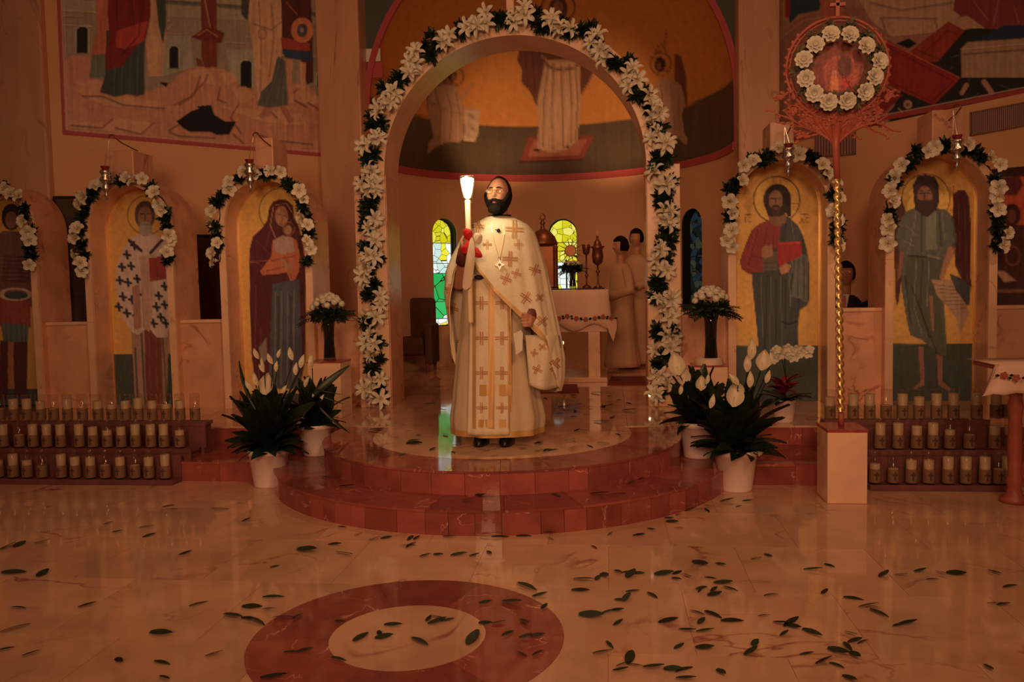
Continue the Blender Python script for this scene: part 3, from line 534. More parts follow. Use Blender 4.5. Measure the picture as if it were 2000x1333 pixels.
# vents
def onwall(quad, P0, N0, d0, d1):
    a = [WP(x, y, P0, N0) for x, y in quad]; V = [tuple(p+N0*d) for d in (d0, d1) for p in a]
    return V, [(0, 1, 2, 3), (7, 6, 5, 4), (0, 4, 5, 1), (1, 5, 6, 2), (2, 6, 7, 3), (3, 7, 4, 0)]
M_VENT = mat('vent_brown', (84, 44, 26), .6); M_SLAT = mat('vent_slat', (104, 60, 38), .5)
def vent(quad, label, n):
    c = WP(*quad[0], RP, RN); t = thing('air_vent', label, 'vent', tuple(c)); part('backing', onwall(quad, RP, RN, .001, .006), M_DARK, t)
    a, b, c_, d = [np.array(q, float) for q in quad]
    for i in range(n):
        u0, u1 = (i+.2)/n, (i+.75)/n; q = [a+(b-a)*u0, a+(b-a)*u1, d+(c_-d)*u1, d+(c_-d)*u0]; part('slat', onwall(q, RP, RN, .004, .02), M_SLAT, t)
    for q in ([a, b, b+(0, 2.5), a+(0, 2.5)], [d-(0, 2.5), c_-(0, 2.5), c_, d], [a, a+(3, 0), d+(3, 0), d], [b-(3, 0), b, c_, c_-(3, 0)]): part('frame', onwall(q, RP, RN, .004, .026), M_VENT, t)
vent([(1897, 220), (2012, 198), (2012, 245), (1897, 266)], 'long slatted air vent under the right mural at the picture edge', 30)
vent([(1594, 262), (1672, 247), (1672, 302), (1594, 309)], 'small square air vent behind the pole of the wreathed fan', 14)
for k, (q, lp) in enumerate((([(107, 388), (196, 388), (196, 640), (107, 640)], 0), ([(366, 463), (446, 463), (446, 640), (366, 640)], 0))):
    d = struct('door_%d' % (k+1), onwall(q, LP, LN, .002, .03), mat('door_dark', raw=(.055, .022, .014), rough=.5))
    a, b, c_, e = [np.array(v, float) for v in q]
    part('door_frame', onwall([a-(4, 4), b+(4, -4), b+(4, 0), a-(4, 0)], LP, LN, .0, .05), M_DARK, d)
    part('door_frame', onwall([a-(4, 0), a, e, e-(4, 0)], LP, LN, .0, .05), M_DARK, d)
    part('door_panel', onwall([a+(12, 14), b-(12, -14), c_-(12, 60), e+(12, -60)], LP, LN, .02, .04), MATS['door_dark'], d)

# ================================================================== THE ICON SCREEN
YI = 7.1; DEEP = .47; RO, RI = .43, .375; ZSP = 1.96
def X_at(px, Y=YI, py=600): return WY(px, py, Y)[0]
FC = {'soldier': X_at(75)-RO, 'bishop': (X_at(170)+X_at(340))/2, 'mother': (X_at(437)+X_at(607))/2, 'teacher': (X_at(1428)+X_at(1626))/2, 'baptist': (X_at(1733)+X_at(1943))/2}
def icon_frame(key, label, cv, fin_px=None):
    cx = FC[key]; t = thing('icon_niche', label, 'icon niche', (cx, YI+DEEP/2, PZ), 'arched marble icon niches')
    part('niche_body', arch_ring(cx, RO, RI, PZ, ZSP, YI+.03, YI+DEEP), M_PEACH, t)
    part('front_arch', arch_ring(cx, RO+.004, RI-.004, PZ, ZSP, YI, YI+.03), M_PALE, t)
    part('back_slab', prism(archpoly(cx, RI, PZ, ZSP), YI+.30, YI+.36), M_PEACH, t)
    ny, nx = 200, 72; V = []
    for j in range(ny+1):
        z = ZSP+RI-(ZSP+RI-PZ)*(j/ny)**1.0; hw = RI-.006 if z < ZSP else math.sqrt(max(1e-6, (RI-.006)**2-(z-ZSP)**2))
        for i in range(nx+1): V.append((cx+hw*(2*i/nx-1), YI+.288, z))
    ic = paint_mesh('icon_panel', V, grid_faces(ny+1, nx+1), cv, M_ICON, t)
    part('panel_edge', arch_ring(cx, RI, RI-.012, PZ, ZSP, YI+.275, YI+.30), M_GOLD, t)
    if fin_px:
        a, b, zt = fin_px; x0, x1 = X_at(a, YI+.1, 300), X_at(b, YI+.1, 300); zz = ZSP+RO
        part('finial', box(x0, x1, YI+.08, YI+.42, zz-.03, zt, .01), M_PEACH, t)
    return t
GOLD = (176, 106, 44); GRN = (54, 45, 30)
def icon_canvas(x0, y0, x1, y1, yg, k=2.): return Canvas(x0, y0, x1, y1, GOLD, .75, k, .44).poly([(x0-5, yg), (x1+5, yg), (x1+5, y1+5), (x0-5, y1+5)], GRN)
# leftmost: armoured saint
cv = icon_canvas(-60, 330, 80, 860, 760)
cv.ell(22, 428, 40, 42, (196, 122, 50), .8).ell(22, 428, 40, 42, (90, 46, 22), ring=1); cv.poly([(-20, 470), (5, 452), (40, 452), (62, 475), (62, 600), (-20, 600)], (84, 46, 34)); cv.ell(22, 424, 19, 26, (42, 22, 16)).ell(22, 430, 12, 17, (104, 58, 36)); cv.poly([(8, 500), (56, 500), (58, 552), (2, 552)], (70, 34, 26))
cv.lines([[(0, y), (56, y+1)] for y in range(505, 552, 8)], 1.4, (104, 58, 38)); cv.poly([(-10, 575), (58, 590), (60, 640), (-10, 636)], (112, 42, 26)); cv.ell(30, 575, 28, 11, (150, 100, 66), ring=2).ell(32, 578, 22, 7, (46, 42, 30)); cv.poly([(2, 630), (56, 636), (54, 670), (6, 668)], (74, 62, 44)); cv.lines([[(x, 632), (x, 668)] for x in (12, 22, 32, 42, 50)], 2, (40, 30, 24))
cv.poly([(0, 665), (16, 668), (16, 780), (-2, 780)], (62, 26, 20)); cv.poly([(26, 668), (54, 668), (52, 780), (28, 780)], (66, 28, 22)); cv.poly([(16, 668), (27, 668), (27, 760), (17, 760)], (130, 66, 34)); cv.poly([(-30, 470), (-2, 460), (-4, 560), (-30, 600)], (96, 60, 40)); cv.mottle(.06, 8)
icon_frame('soldier', 'leftmost arched icon niche, painted saint in brown armour and red kilt', cv)
# second: bishop with dark crosses on pale robe
cv = icon_canvas(180, 330, 345, 860, 692)
cv.ell(287, 420, 38, 38, (204, 128, 52), .8).ell(287, 420, 38, 38, (110, 62, 26), ring=.9)
robe = [(262, 462), (284, 455), (305, 458), (322, 470), (332, 500), (331, 600), (332, 640), (326, 660), (306, 660), (290, 640), (270, 655), (258, 650), (242, 625), (230, 590), (225, 550), (228, 515), (240, 490), (248, 474)]
cv.poly([(256, 640), (330, 640), (326, 800), (264, 800)], (124, 78, 50)); cv.poly([(282, 645), (315, 645), (318, 790), (286, 790)], (92, 38, 24)); cv.lines([[(276, 650), (284, 800)], [(264, 680), (270, 800)], [(318, 660), (326, 790)]], 3, (34, 28, 22)); cv.lines([[(292, 660), (294, 780)], [(306, 660), (308, 780)]], 1.2, (122, 62, 34))
cv.poly(robe, (152, 104, 74))
for x, y in ((248, 498), (238, 522), (256, 520), (234, 548), (250, 552), (268, 545), (240, 580), (258, 586), (232, 600), (270, 575), (248, 612), (266, 618), (310, 578), (322, 560), (306, 600), (322, 596), (314, 620), (324, 632), (300, 632), (290, 600), (262, 480), (282, 530), (322, 500)):
    cv.line([(x-6, y-1), (x+6, y+1)], 4.6, (34, 27, 24)); cv.line([(x-1, y-7), (x+1, y+7)], 4.6, (34, 27, 24))
cv.poly([(272, 500), (300, 498), (298, 600), (292, 650), (280, 640), (276, 560)], (140, 88, 58)); cv.line([(252, 470), (276, 490)], 6, (52, 28, 24)); cv.line([(316, 470), (294, 494)], 6, (52, 28, 24)); cv.poly([(290, 505), (322, 500), (325, 545), (294, 550)], (112, 36, 26)); cv.poly([(258, 560), (272, 556), (276, 640), (262, 645)], (126, 70, 46))
cv.ell(283, 420, 20, 28, (70, 40, 26)).ell(283, 424, 14, 22, (112, 64, 38)).ell(284, 447, 13, 15, (120, 84, 58)); cv.lines([[(274, 418), (281, 418)], [(287, 418), (294, 418)], [(284, 420), (283, 432)], [(276, 438), (291, 438)], [(276, 404), (292, 404)]], 1.6, (50, 26, 18), .9); cv.mottle(.06, 8)
icon_frame('bishop', 'arched icon niche of a bearded bishop in a pale robe with dark crosses', cv, (206, 262, 2.66))
# third: mother and child
cv = icon_canvas(450, 330, 625, 860, 770)
cv.ell(548, 412, 42, 44, (210, 134, 54), .8).ell(548, 412, 42, 44, (112, 60, 26), ring=.9)
cv.poly([(545, 390), (560, 391), (572, 402), (574, 425), (584, 445), (592, 480), (597, 520), (597, 700), (585, 760), (500, 760), (491, 690), (488, 600), (487, 490), (494, 462), (512, 446), (522, 430), (526, 405), (534, 394)], (64, 20, 18)); cv.lines([[(500, 470), (530, 500), (560, 500)], [(495, 510), (530, 530)], [(530, 440), (520, 480)], [(500, 560), (498, 680)], [(510, 640), (506, 740)]], 2, (98, 38, 28))
cv.line([(538, 400), (560, 398), (570, 415)], 1.4, (170, 100, 46)); cv.line([(534, 404), (528, 440), (540, 470)], 1.6, (150, 86, 44)); cv.ell(550, 422, 13, 20, (126, 70, 40)); cv.lines([[(542, 418), (548, 420)], [(554, 421), (560, 423)], [(551, 422), (551, 432)], [(546, 438), (555, 438)]], 1.5, (60, 26, 18), .9)
cv.ell(564, 447, 12, 14, (110, 52, 26), .5).ell(565, 446, 9, 11, (60, 28, 18)).ell(563, 449, 7, 9, (128, 74, 44))
cv.poly([(532, 470), (548, 462), (568, 462), (580, 470), (586, 500), (584, 530), (574, 553), (568, 552), (560, 532), (540, 536), (512, 538), (508, 530), (530, 500)], (138, 62, 32)); cv.poly([(535, 470), (552, 460), (572, 465), (576, 492), (550, 498), (536, 490)], (132, 84, 58)); cv.lines([[(530, 510), (575, 500)], [(520, 530), (560, 520)], [(556, 500), (570, 545)]], 2, (96, 34, 20)); cv.poly([(545, 500), (558, 512), (572, 520), (566, 535), (552, 515)], (124, 70, 42))
cv.poly([(532, 555), (585, 545), (590, 700), (585, 760), (525, 760), (528, 650)], (58, 46, 38)); cv.lines([[(x, 570), (x-1, 750)] for x in (538, 550, 562, 574)], 2.5, (96, 72, 48)); cv.lines([[(x, 580), (x-1, 750)] for x in (544, 568)], 2, (32, 24, 22)); cv.poly([(505, 680), (520, 660), (522, 700), (512, 715)], (104, 70, 46)); cv.line([(490, 512), (520, 510)], 1.5, (140, 70, 40)); cv.mottle(.06, 8)
icon_frame('mother', 'arched icon niche of a veiled mother holding a child, left of the archway', cv, (500, 535, 2.72))
# fourth: teacher with red book
cv = icon_canvas(1420, 290, 1630, 860, 676)
cv.ell(1517, 390, 45, 45, (206, 130, 54), .8).ell(1517, 390, 45, 45, (92, 48, 22), ring=1.0); cv.lines([[(1474, 380), (1492, 380)], [(1474, 401), (1490, 401)], [(1544, 380), (1560, 380)], [(1544, 398), (1560, 398)], [(1511, 347), (1511, 358)], [(1524, 347), (1524, 358)]], .9, (110, 60, 28), 1)
for ls in ([[(1456, 424), (1456, 434)]], [[(1467, 425), (1462, 425), (1461, 430), (1462, 434), (1467, 434)]], [[(1563, 424), (1570, 435)]], [[(1570, 424), (1563, 435)]], [[(1579, 425), (1574, 425), (1573, 430), (1574, 434), (1579, 434)]], [[(1455, 420), (1467, 419)]], [[(1563, 419), (1579, 419)]]): cv.lines(ls, 1.3, (112, 50, 26), 1)
red = [(1506, 428), (1526, 430), (1528, 500), (1500, 510), (1492, 532), (1478, 537), (1462, 535), (1448, 525), (1445, 510), (1456, 478), (1468, 450), (1482, 438)]
cloak = [(1527, 424), (1540, 424), (1558, 440), (1568, 460), (1576, 490), (1581, 520), (1581, 585), (1576, 597), (1562, 606), (1558, 640), (1559, 690), (1540, 712), (1500, 700), (1482, 680), (1476, 620), (1470, 560), (1470, 532), (1492, 532), (1500, 500), (1520, 480), (1524, 450)]
cv.poly(red, (110, 34, 24)); cv.poly(cloak, (52, 42, 32))
cv.lines([[(1480, 450), (1462, 520)], [(1496, 445), (1492, 500)], [(1512, 445), (1510, 490)], [(1470, 500), (1490, 505)]], 1.8, (72, 18, 16)); cv.lines([[(1474, 460), (1458, 505)], [(1455, 520), (1480, 530)]], 1.8, (140, 52, 34)); cv.poly([(1488, 492), (1518, 492), (1518, 528), (1490, 530)], (80, 54, 34)); cv.lines([[(1492, 515), (1515, 512)], [(1492, 524), (1516, 522)]], 2, (50, 34, 24))
cv.lines([[(1545, 430), (1552, 470)], [(1560, 505), (1570, 580)], [(1575, 500), (1576, 560)], [(1486, 540), (1490, 660)], [(1506, 540), (1503, 690)], [(1524, 540), (1528, 680)], [(1540, 520), (1544, 600)], [(1552, 500), (1540, 560)]], 2, (84, 70, 48)); cv.lines([[(1498, 540), (1494, 690)], [(1516, 550), (1516, 690)], [(1535, 545), (1534, 640)], [(1566, 490), (1560, 600)], [(1535, 430), (1530, 470)]], 2.5, (26, 20, 18)); cv.poly([(1544, 505), (1570, 496), (1579, 502), (1577, 592), (1560, 583), (1541, 580), (1550, 540)], (78, 62, 42)); cv.lines([[(1552, 505), (1545, 575)], [(1560, 505), (1558, 578)], [(1569, 505), (1570, 585)]], 2, (40, 32, 24)); cv.line([(1526, 628), (1540, 634), (1556, 628)], 2, (24, 18, 16))
cv.poly([(1518, 478), (1562, 474), (1566, 480), (1566, 500), (1540, 512), (1524, 524), (1518, 510)], (122, 28, 20)); cv.line([(1522, 476), (1564, 474)], 4, (150, 40, 26)); cv.poly([(1521, 524), (1534, 514), (1546, 518), (1540, 532), (1526, 537)], (136, 78, 44)); cv.poly([(1488, 486), (1494, 479), (1499, 480), (1508, 478), (1509, 500), (1494, 506), (1488, 500)], (128, 72, 40))
cv.poly([(1500, 420), (1536, 418), (1534, 436), (1518, 442), (1504, 436)], (104, 58, 34)); cv.ell(1518, 391, 27, 32, (40, 20, 15)); cv.poly([(1492, 395), (1500, 422), (1512, 424), (1508, 395)], (40, 20, 15)); cv.poly([(1530, 395), (1538, 424), (1545, 422), (1544, 390)], (40, 20, 15)); cv.ell(1515, 392, 13.5, 21, (112, 64, 34)); cv.ell(1515, 411, 11, 11, (52, 26, 18)); cv.ell(1515, 407, 5, 2, (104, 46, 30)); cv.lines([[(1505, 388), (1512, 388)], [(1518, 388), (1525, 388)], [(1515, 388), (1514, 399)], [(1509, 403), (1522, 403)]], 1.6, (44, 20, 14), .95); cv.mottle(.06, 8)
icon_frame('teacher', 'arched icon niche of a bearded figure in red and dark robes holding a red book', cv, (1503, 1550, 2.66))
# fifth: winged prophet with scroll
cv = icon_canvas(1725, 270, 1950, 860, 672)
cv.ell(1808, 388, 47, 48, (214, 136, 56), .8).ell(1808, 388, 47, 48, (110, 58, 26), ring=1); cv.lines([[(1856, 366), (1858, 380)], [(1862, 364), (1862, 382)]], 1.2, (120, 60, 30), 1)
cv.poly([(1862, 380), (1872, 371), (1884, 372), (1892, 385), (1896, 440), (1895, 540), (1898, 562), (1880, 548), (1866, 520), (1862, 470)], (62, 24, 18)); cv.poly([(1855, 535), (1880, 545), (1896, 560), (1893, 595), (1880, 600), (1862, 560)], (56, 44, 34)); cv.poly([(1750, 380), (1760, 386), (1768, 410), (1764, 520), (1755, 590), (1750, 600), (1746, 480)], (60, 26, 20)); cv.lines([[(1872, 390), (1876, 540)], [(1884, 392), (1888, 550)], [(1756, 420), (1752, 560)]], 1.6, (96, 44, 30))
rb = [(1772, 412), (1792, 404), (1820, 406), (1848, 410), (1862, 425), (1868, 462), (1866, 490), (1852, 496), (1848, 520), (1838, 545), (1844, 600), (1848, 660), (1849, 697), (1835, 692), (1800, 664), (1778, 655), (1772, 630), (1760, 560), (1764, 500), (1755, 488), (1750, 460), (1758, 430)]
cv.poly(rb, (74, 58, 40)); cv.poly([(1772, 500), (1840, 503), (1838, 560), (1845, 690), (1835, 692), (1782, 610), (1766, 550)], (66, 52, 32)); cv.lines([[(1790, 410), (1780, 470), (1772, 495)], [(1815, 412), (1812, 490)], [(1828, 412), (1826, 490)], [(1840, 415), (1845, 470)], [(1790, 510), (1785, 600), (1800, 650)], [(1815, 510), (1810, 600)], [(1770, 440), (1790, 460)], [(1765, 470), (1785, 480)]], 2, (108, 88, 60)); cv.lines([[(1800, 415), (1800, 490)], [(1802, 510), (1797, 600), (1815, 660)], [(1780, 560), (1830, 690)], [(1834, 415), (1838, 480)], [(1768, 540), (1778, 630)]], 2.4, (36, 26, 20)); cv.line([(1774, 500), (1812, 502)], 3, (40, 24, 18)); cv.line([(1812, 500), (1836, 505)], 4, (98, 76, 50)); cv.poly([(1808, 410), (1826, 408), (1830, 488), (1808, 490)], (96, 76, 50))
cv.poly([(1853, 480), (1868, 484), (1850, 525), (1842, 546), (1834, 545), (1840, 520)], (128, 72, 42)); cv.poly([(1758, 488), (1766, 494), (1760, 540), (1752, 550)], (110, 60, 36)); cv.poly([(1818, 546), (1860, 548), (1866, 566), (1884, 590), (1893, 612), (1884, 630), (1874, 655), (1870, 625), (1850, 598), (1830, 578), (1824, 560)], (132, 84, 52)); cv.lines([[(1824+i*5, 556+i*8), (1862+i*4, 560+i*7)] for i in range(7)], 1.4, (84, 48, 30))
cv.poly([(1793, 676), (1803, 678), (1806, 735), (1806, 752), (1788, 762), (1784, 758), (1798, 745)], (112, 60, 38)); cv.poly([(1829, 692), (1840, 696), (1841, 745), (1858, 760), (1854, 766), (1832, 752)], (112, 60, 38)); cv.poly([(1814, 578), (1822, 578), (1825, 645), (1820, 648)], (112, 64, 38))
cv.poly([(1792, 345), (1808, 341), (1826, 346), (1834, 362), (1834, 395), (1828, 412), (1788, 412), (1785, 392), (1783, 362)], (44, 24, 17)); cv.ell(1806, 385, 15, 22, (110, 62, 34)); cv.poly([(1790, 388), (1800, 392), (1816, 392), (1826, 386), (1826, 412), (1812, 424), (1802, 422), (1792, 412)], (50, 27, 19)); cv.lines([[(1796, 378), (1803, 378)], [(1809, 378), (1817, 378)], [(1806, 378), (1806, 389)], [(1797, 362), (1816, 362)], [(1796, 372), (1803, 374)], [(1810, 374), (1817, 372)]], 1.6, (46, 22, 15), .95); cv.mottle(.06, 8)
icon_frame('baptist', 'rightmost arched icon niche, winged prophet with a scroll and ragged robe', cv, (1818, 1882, 2.70))

# ---- low marble walls between the niches
def lowwall(x0, x1, label):
    t = struct('low_wall', box(x0, x1, YI+.10, YI+.26, PZ, 1.06), M_PEACH, label)
    part('coping', box(x0, x1, YI+.085, YI+.275, 1.06, 1.09, .005), M_PALE, t); return t
lowwall(FC['soldier']+RO, FC['bishop']-RO, None); lowwall(FC['bishop']+RO, FC['mother']-RO, None); lowwall(FC['mother']+RO, -1.45, None); lowwall(1.395, FC['teacher']-RO, None)
lowwall(FC['teacher']+RO, FC['baptist']-RO, None); lowwall(FC['baptist']+RO, 4.62, None); lowwall(-7, FC['soldier']-RO, None)

# ---- the great archway
BX = -.03; BI = 1.135; BZ = 2.335
ga = thing('marble_archway', 'tall pale marble archway framing the altar behind the man', 'archway', (BX, YI, PZ))
for sx in (-1, 1):
    xs = sorted((BX+sx*BI, BX+sx*1.415)); part('jamb', box(xs[0], xs[1], YI, YI+DEEP, PZ, BZ, .006), M_PALE, ga)
    part('jamb_lining', box(*sorted((BX+sx*(BI-.004), BX+sx*(BI+.01))), YI+.03, YI+DEEP-.01, PZ, BZ), M_PEACH, ga)
    for z in (1.02, 1.78): part('joint', box(xs[0]-.001, xs[1]+.001, YI-.0015, YI+.02, z, z+.005), M_PEACH, ga)
nv = 11
for i in range(nv):
    a0, a1 = PI*i/nv, PI*(i+1)/nv; V = []; n = 8
    for k in range(n+1):
        a = a0+(a1-a0)*k/n; c, s = math.cos(a), math.sin(a)
        V += [(BX+BI*c, YI, BZ+BI*s), (BX+1.30*c, YI, BZ+1.30*s), (BX+1.30*c, YI+DEEP, BZ+1.30*s), (BX+BI*c, YI+DEEP, BZ+BI*s)]
    Fa = [(4*k+p, 4*k+(p+1) % 4, 4*k+4+(p+1) % 4, 4*k+4+p) for k in range(n) for p in range(4)]+[(0, 3, 2, 1), (4*n, 4*n+1, 4*n+2, 4*n+3)]
    part('voussoir', (V, Fa), M_PALE, ga)
part('cross', join(box(BX-.035, BX+.035, YI+.05, YI+.13, BZ+1.28, BZ+1.95, .008), box(BX-.2, BX+.2, YI+.05, YI+.13, BZ+1.66, BZ+1.73, .008)), M_PALE, ga)

# ---- flowers
def petal(L, W, curl=.35, tip=1., n=7, m_=2, cup=.25):
    """petal running along +x, opening up +z"""
    V = []
    for i in range(n):
        t = i/(n-1); wd = W*math.sin(PI*min(1, (.08+t*.92)))**.75*(1-.15*t) if tip else W*math.sin(PI*(.12+.83*t))**.6
        x = L*math.sin(t*1.25)/math.sin(1.25); z = L*(cup*math.sin(PI*t*.9)-curl*max(0, t-.55)**1.5*2.2+.28*t)
        for j in range(-m_, m_+1): V.append((x, wd*j/m_, z+abs(j/m_)**2*W*.35))
    return V, grid_faces(n, 2*m_+1)
def rotz(g, a): c, s = math.cos(a), math.sin(a); return [(x*c-y*s, x*s+y*c, z) for x, y, z in g[0]], g[1]
def xf(g, M): return [tuple(M@Vector(p)) for p in g[0]], g[1]
def lily(L, W, n=6, curl=.35):
    g = []
    for i in range(n): g.append(rotz(petal(L*(1 if i % 2 else .93), W*(1 if i % 2 else 1.2), curl+.1*random.random()), 2*PI*i/n+random.uniform(-.12, .12)))
    g.append(lathe([(.004, -L*.45), (.014, -L*.1), (.02, .0)], 6)); return join(*g)
LILY = [mkmesh('lily', lily(.098, .0185), M_PETAL, True) for _ in range(3)]; BROAD = [mkmesh('lily', lily(.062, .024, 5, .2), M_PETAL, True) for _ in range(2)]
STAM = mkmesh('stamens', join(*[tube([(0, 0, .0), (.008*math.cos(a), .008*math.sin(a), .02), (.018*math.cos(a), .018*math.sin(a), .034)], [.0015, .0015, .003], 4) for a in (0, 1.25, 2.5, 3.8, 5.1)]), M_STAMEN)
def bladelet(L, W, bend, n=5):
    V = []
    for i in range(n):
        t = i/(n-1); wd = W*math.sin(PI*min(.97, .1+.88*t))**.8+.0006; x = L*t; z = L*(.15*t-bend*t*t)
        for j in (-1, 0, 1): V.append((x, wd*j, z+(.18*W if j else 0)))
    return V, grid_faces(n, 3)
def leafclump(n, L, W, spread=1.):
    g = []
    for _ in range(n):
        el = random.uniform(-.1, 1.1)*spread; az = random.uniform(0, 2*PI); l = L*random.uniform(.7, 1.15); R = Matrix.Rotation(az, 4, 'Z')@Matrix.Rotation(-el, 4, 'Y')@Matrix.Rotation(random.uniform(-1, 1), 4, 'X')
        g.append(xf(bladelet(l, W*random.uniform(.8, 1.2), random.uniform(0, .4)), R))
    return join(*g)
CLUMP = [mkmesh('leaf_cluster', leafclump(34, .085, .013), M_GREEN) for _ in range(4)]
def arcpath(cx, r, zb, zs, zb2=None):
    """horseshoe path as function of arc length"""
    L1 = zs-zb; L2 = PI*r; L3 = zs-(zb if zb2 is None else zb2); T = L1+L2+L3
    def f(s):
        if s < L1: return cx-r, zb+s, -1, 0
        if s < L1+L2: a = (s-L1)/r; return cx-r*math.cos(a), zs+r*math.sin(a), -math.cos(a), math.sin(a)
        return cx+r, zs-(s-L1-L2), 1, 0
    return f, T
def garland(label, cx, r, zb, zs, y, step, wid, meshes, sc, rnd, zb2=None, ncl=1.5, group=None, runs=(3, 2)):
    f, T = arcpath(cx, r, zb, zs, zb2); rd = random.Random(rnd); t = thing('flower_garland', label, 'garland', (cx, y, zb), group)
    pts = []; s = .03
    while s < T-.02: pts.append(f(s)); s += .04
    part('stem', tube([(p[0]+rd.uniform(-.012, .012), y+.012+rd.uniform(0, .006), p[1]) for p in pts], .008, 5), M_GREEN, t)
    s = step*.3; k = 0; run = runs[0]; flowers = True; o0 = Vector((cx, y, zb))
    while s < T:
        x, z, nx, nz = f(s)
        if flowers:
            for q in range(2 if wid > .06 and rd.random() < .75 else 1):
                off = rd.uniform(-wid, wid); a = rd.uniform(-.5, .5)
                fw = Vector((.55*(nx if abs(off) < wid*.3 else math.copysign(1, off)*nx)+rd.uniform(-.5, .5), -1, .15+rd.uniform(-.45, .55)))
                M_ = frame(Vector((x+nx*off+rd.uniform(-.01, .01), y-.05-rd.uniform(0, .035), z+nz*off+rd.uniform(-.02, .02)))-o0, fw, s=sc*rd.uniform(.85, 1.12), roll=rd.uniform(0, 6))
                l = put('lily', rd.choice(meshes), t, M=M_); put('stamens', STAM, l)
        if not flowers or rd.random() < .35*ncl:
            for q in range(2 if not flowers else 1):
                off = rd.uniform(-wid, wid)*.9; M_ = frame(Vector((x+nx*off, y-.015-(0 if flowers else .02), z+nz*off+rd.uniform(-.02, .02)))-o0, (rd.uniform(-.3, .3), -1, rd.uniform(-.3, .3)), s=sc*rd.uniform(.75, 1.0)*(1.1 if wid > .06 else .8), roll=rd.uniform(0, 6))
                put('leaf_cluster', rd.choice(CLUMP), t, M=M_)
        s += step*(1 if flowers else .8); run -= 1
        if run <= 0: flowers = not flowers; run = rd.choice((2, 3)) if flowers else rd.choice((1, 2)); 
    return t
garland('long white lily garland climbing around the great marble archway', BX, 1.262, PZ+.06, BZ, YI-.01, .088, .075, LILY, 1.0, 11)
for key, lb, sd, zb, zb2, dx in (('soldier', 'white flower garland round the armoured saint, cut by the left picture edge', 5, 1.62, 1.60, 0), ('bishop', 'white flower garland round the niche of the bishop with dark crosses', 6, 1.52, 1.60, -.0), ('mother', 'white flower garland round the niche of the mother and child', 7, 1.58, 1.56, 0),
                         ('teacher', 'white flower garland round the niche of the figure with the red book', 8, 1.58, 1.60, 0), ('baptist', 'white flower garland round the niche of the winged prophet', 9, 1.60, 1.58, 0)):
    garland(lb, FC[key]+dx, .425, zb, ZSP, YI-.01, .082, .035, BROAD, 1.12, sd, zb2, 1.2, 'garlands round the icon niches')

# ================================================================== PEOPLE
def smooth01(t): t = max(0., min(1., t)); return t*t*(3-2*t)
def headpt(th, ph, off=0.):
    """skin of a head, chin to crown .236 m, face towards -y; th round the head (0 = front), ph latitude"""
    c = math.cos(ph); x = .076*c*math.sin(th); y = -.096*c*math.cos(th); z = .118*math.sin(ph); fr = max(0., math.cos(th))
    lo = max(0., -z/.118); x *= 1-.24*lo**1.6; y *= 1-.10*lo**2*(1 if y < 0 else 2.2)
    if y > 0 and z < 0: y *= 1-.25*lo
    f = fr**.5*c**.3
    g = lambda a, b, sa, sb: math.exp(-((x-a)/sa)**2-((z-b)/sb)**2)
    dy = 0
    if fr > 0:
        tn = smooth01((.028-z)/.05) if z > -.022 else smooth01((z+.034)/.012)
        dy -= .027*math.exp(-(x/(.0085+.006*tn))**2)*tn
        dy -= .007*g(0, .034, .045, .010); dy += .012*(g(.031, .013, .014, .011)+g(-.031, .013, .014, .011))
        dy -= .006*(g(.042, -.02, .018, .018)+g(-.042, -.02, .018, .018)); dy -= .007*g(0, -.05, .022, .010); dy += .004*g(0, -.068, .02, .006); dy -= .011*g(0, -.096, .022, .016)
    n = Vector((x/.076**2, y/.096**2, z/.118**2)).normalized(); return (x+n.x*off, y+dy*f+n.y*off, z+n.z*off)
def head_grid(nt=72, nph=56): return [[headpt(-PI+2*PI*i/nt, -PI/2+PI*j/nph) for i in range(nt+1)] for j in range(nph+1)]
def region(mask, off, nt=96, nph=72, rough=0.):
    """offset patch of the head's surface where mask(th, ph) > 0: beard, hair, brows"""
    idx = {}; V = []; Fa = []; r = random.Random(4)
    def vid(i, j):
        if (i, j) not in idx:
            th, ph = -PI+2*PI*i/nt, -PI/2+PI*j/nph; mk = smooth01(mask(th, ph)); idx[(i, j)] = len(V); V.append(headpt(th, ph, .0005+mk*(off+rough*r.random())))
        return idx[(i, j)]
    for i in range(nt):
        for j in range(nph):
            th, ph = -PI+2*PI*(i+.5)/nt, -PI/2+PI*(j+.5)/nph
            if mask(th, ph) > 0: Fa.append((vid(i, j), vid(i+1, j), vid(i+1, j+1), vid(i, j+1)))
    return V, Fa
def ear(sx): return join(*[ball((sx*.078, .008, -.002+dz), .017, 8, 6, (.35, .75, 1.1)) for dz in (0, .012)], ball((sx*.077, .004, -.02), .009, 8, 6, (.5, .8, 1.1)))
def remesh(o, v, smooth=True, it=2):
    md_ = o.modifiers.new('r', 'REMESH'); md_.mode = 'VOXEL'; md_.voxel_size = v; md_.use_smooth_shade = smooth
    if it: ms = o.modifiers.new('s', 'SMOOTH'); ms.factor = .5; ms.iterations = it
    bpy.context.view_layer.update(); me = bpy.data.meshes.new_from_object(o.evaluated_get(bpy.context.evaluated_depsgraph_get())); mt = o.data.materials[0]; o.modifiers.clear(); o.data = me
    if not me.materials: me.materials.append(mt)
    me.polygons.foreach_set('use_smooth', [True]*len(me.polygons))
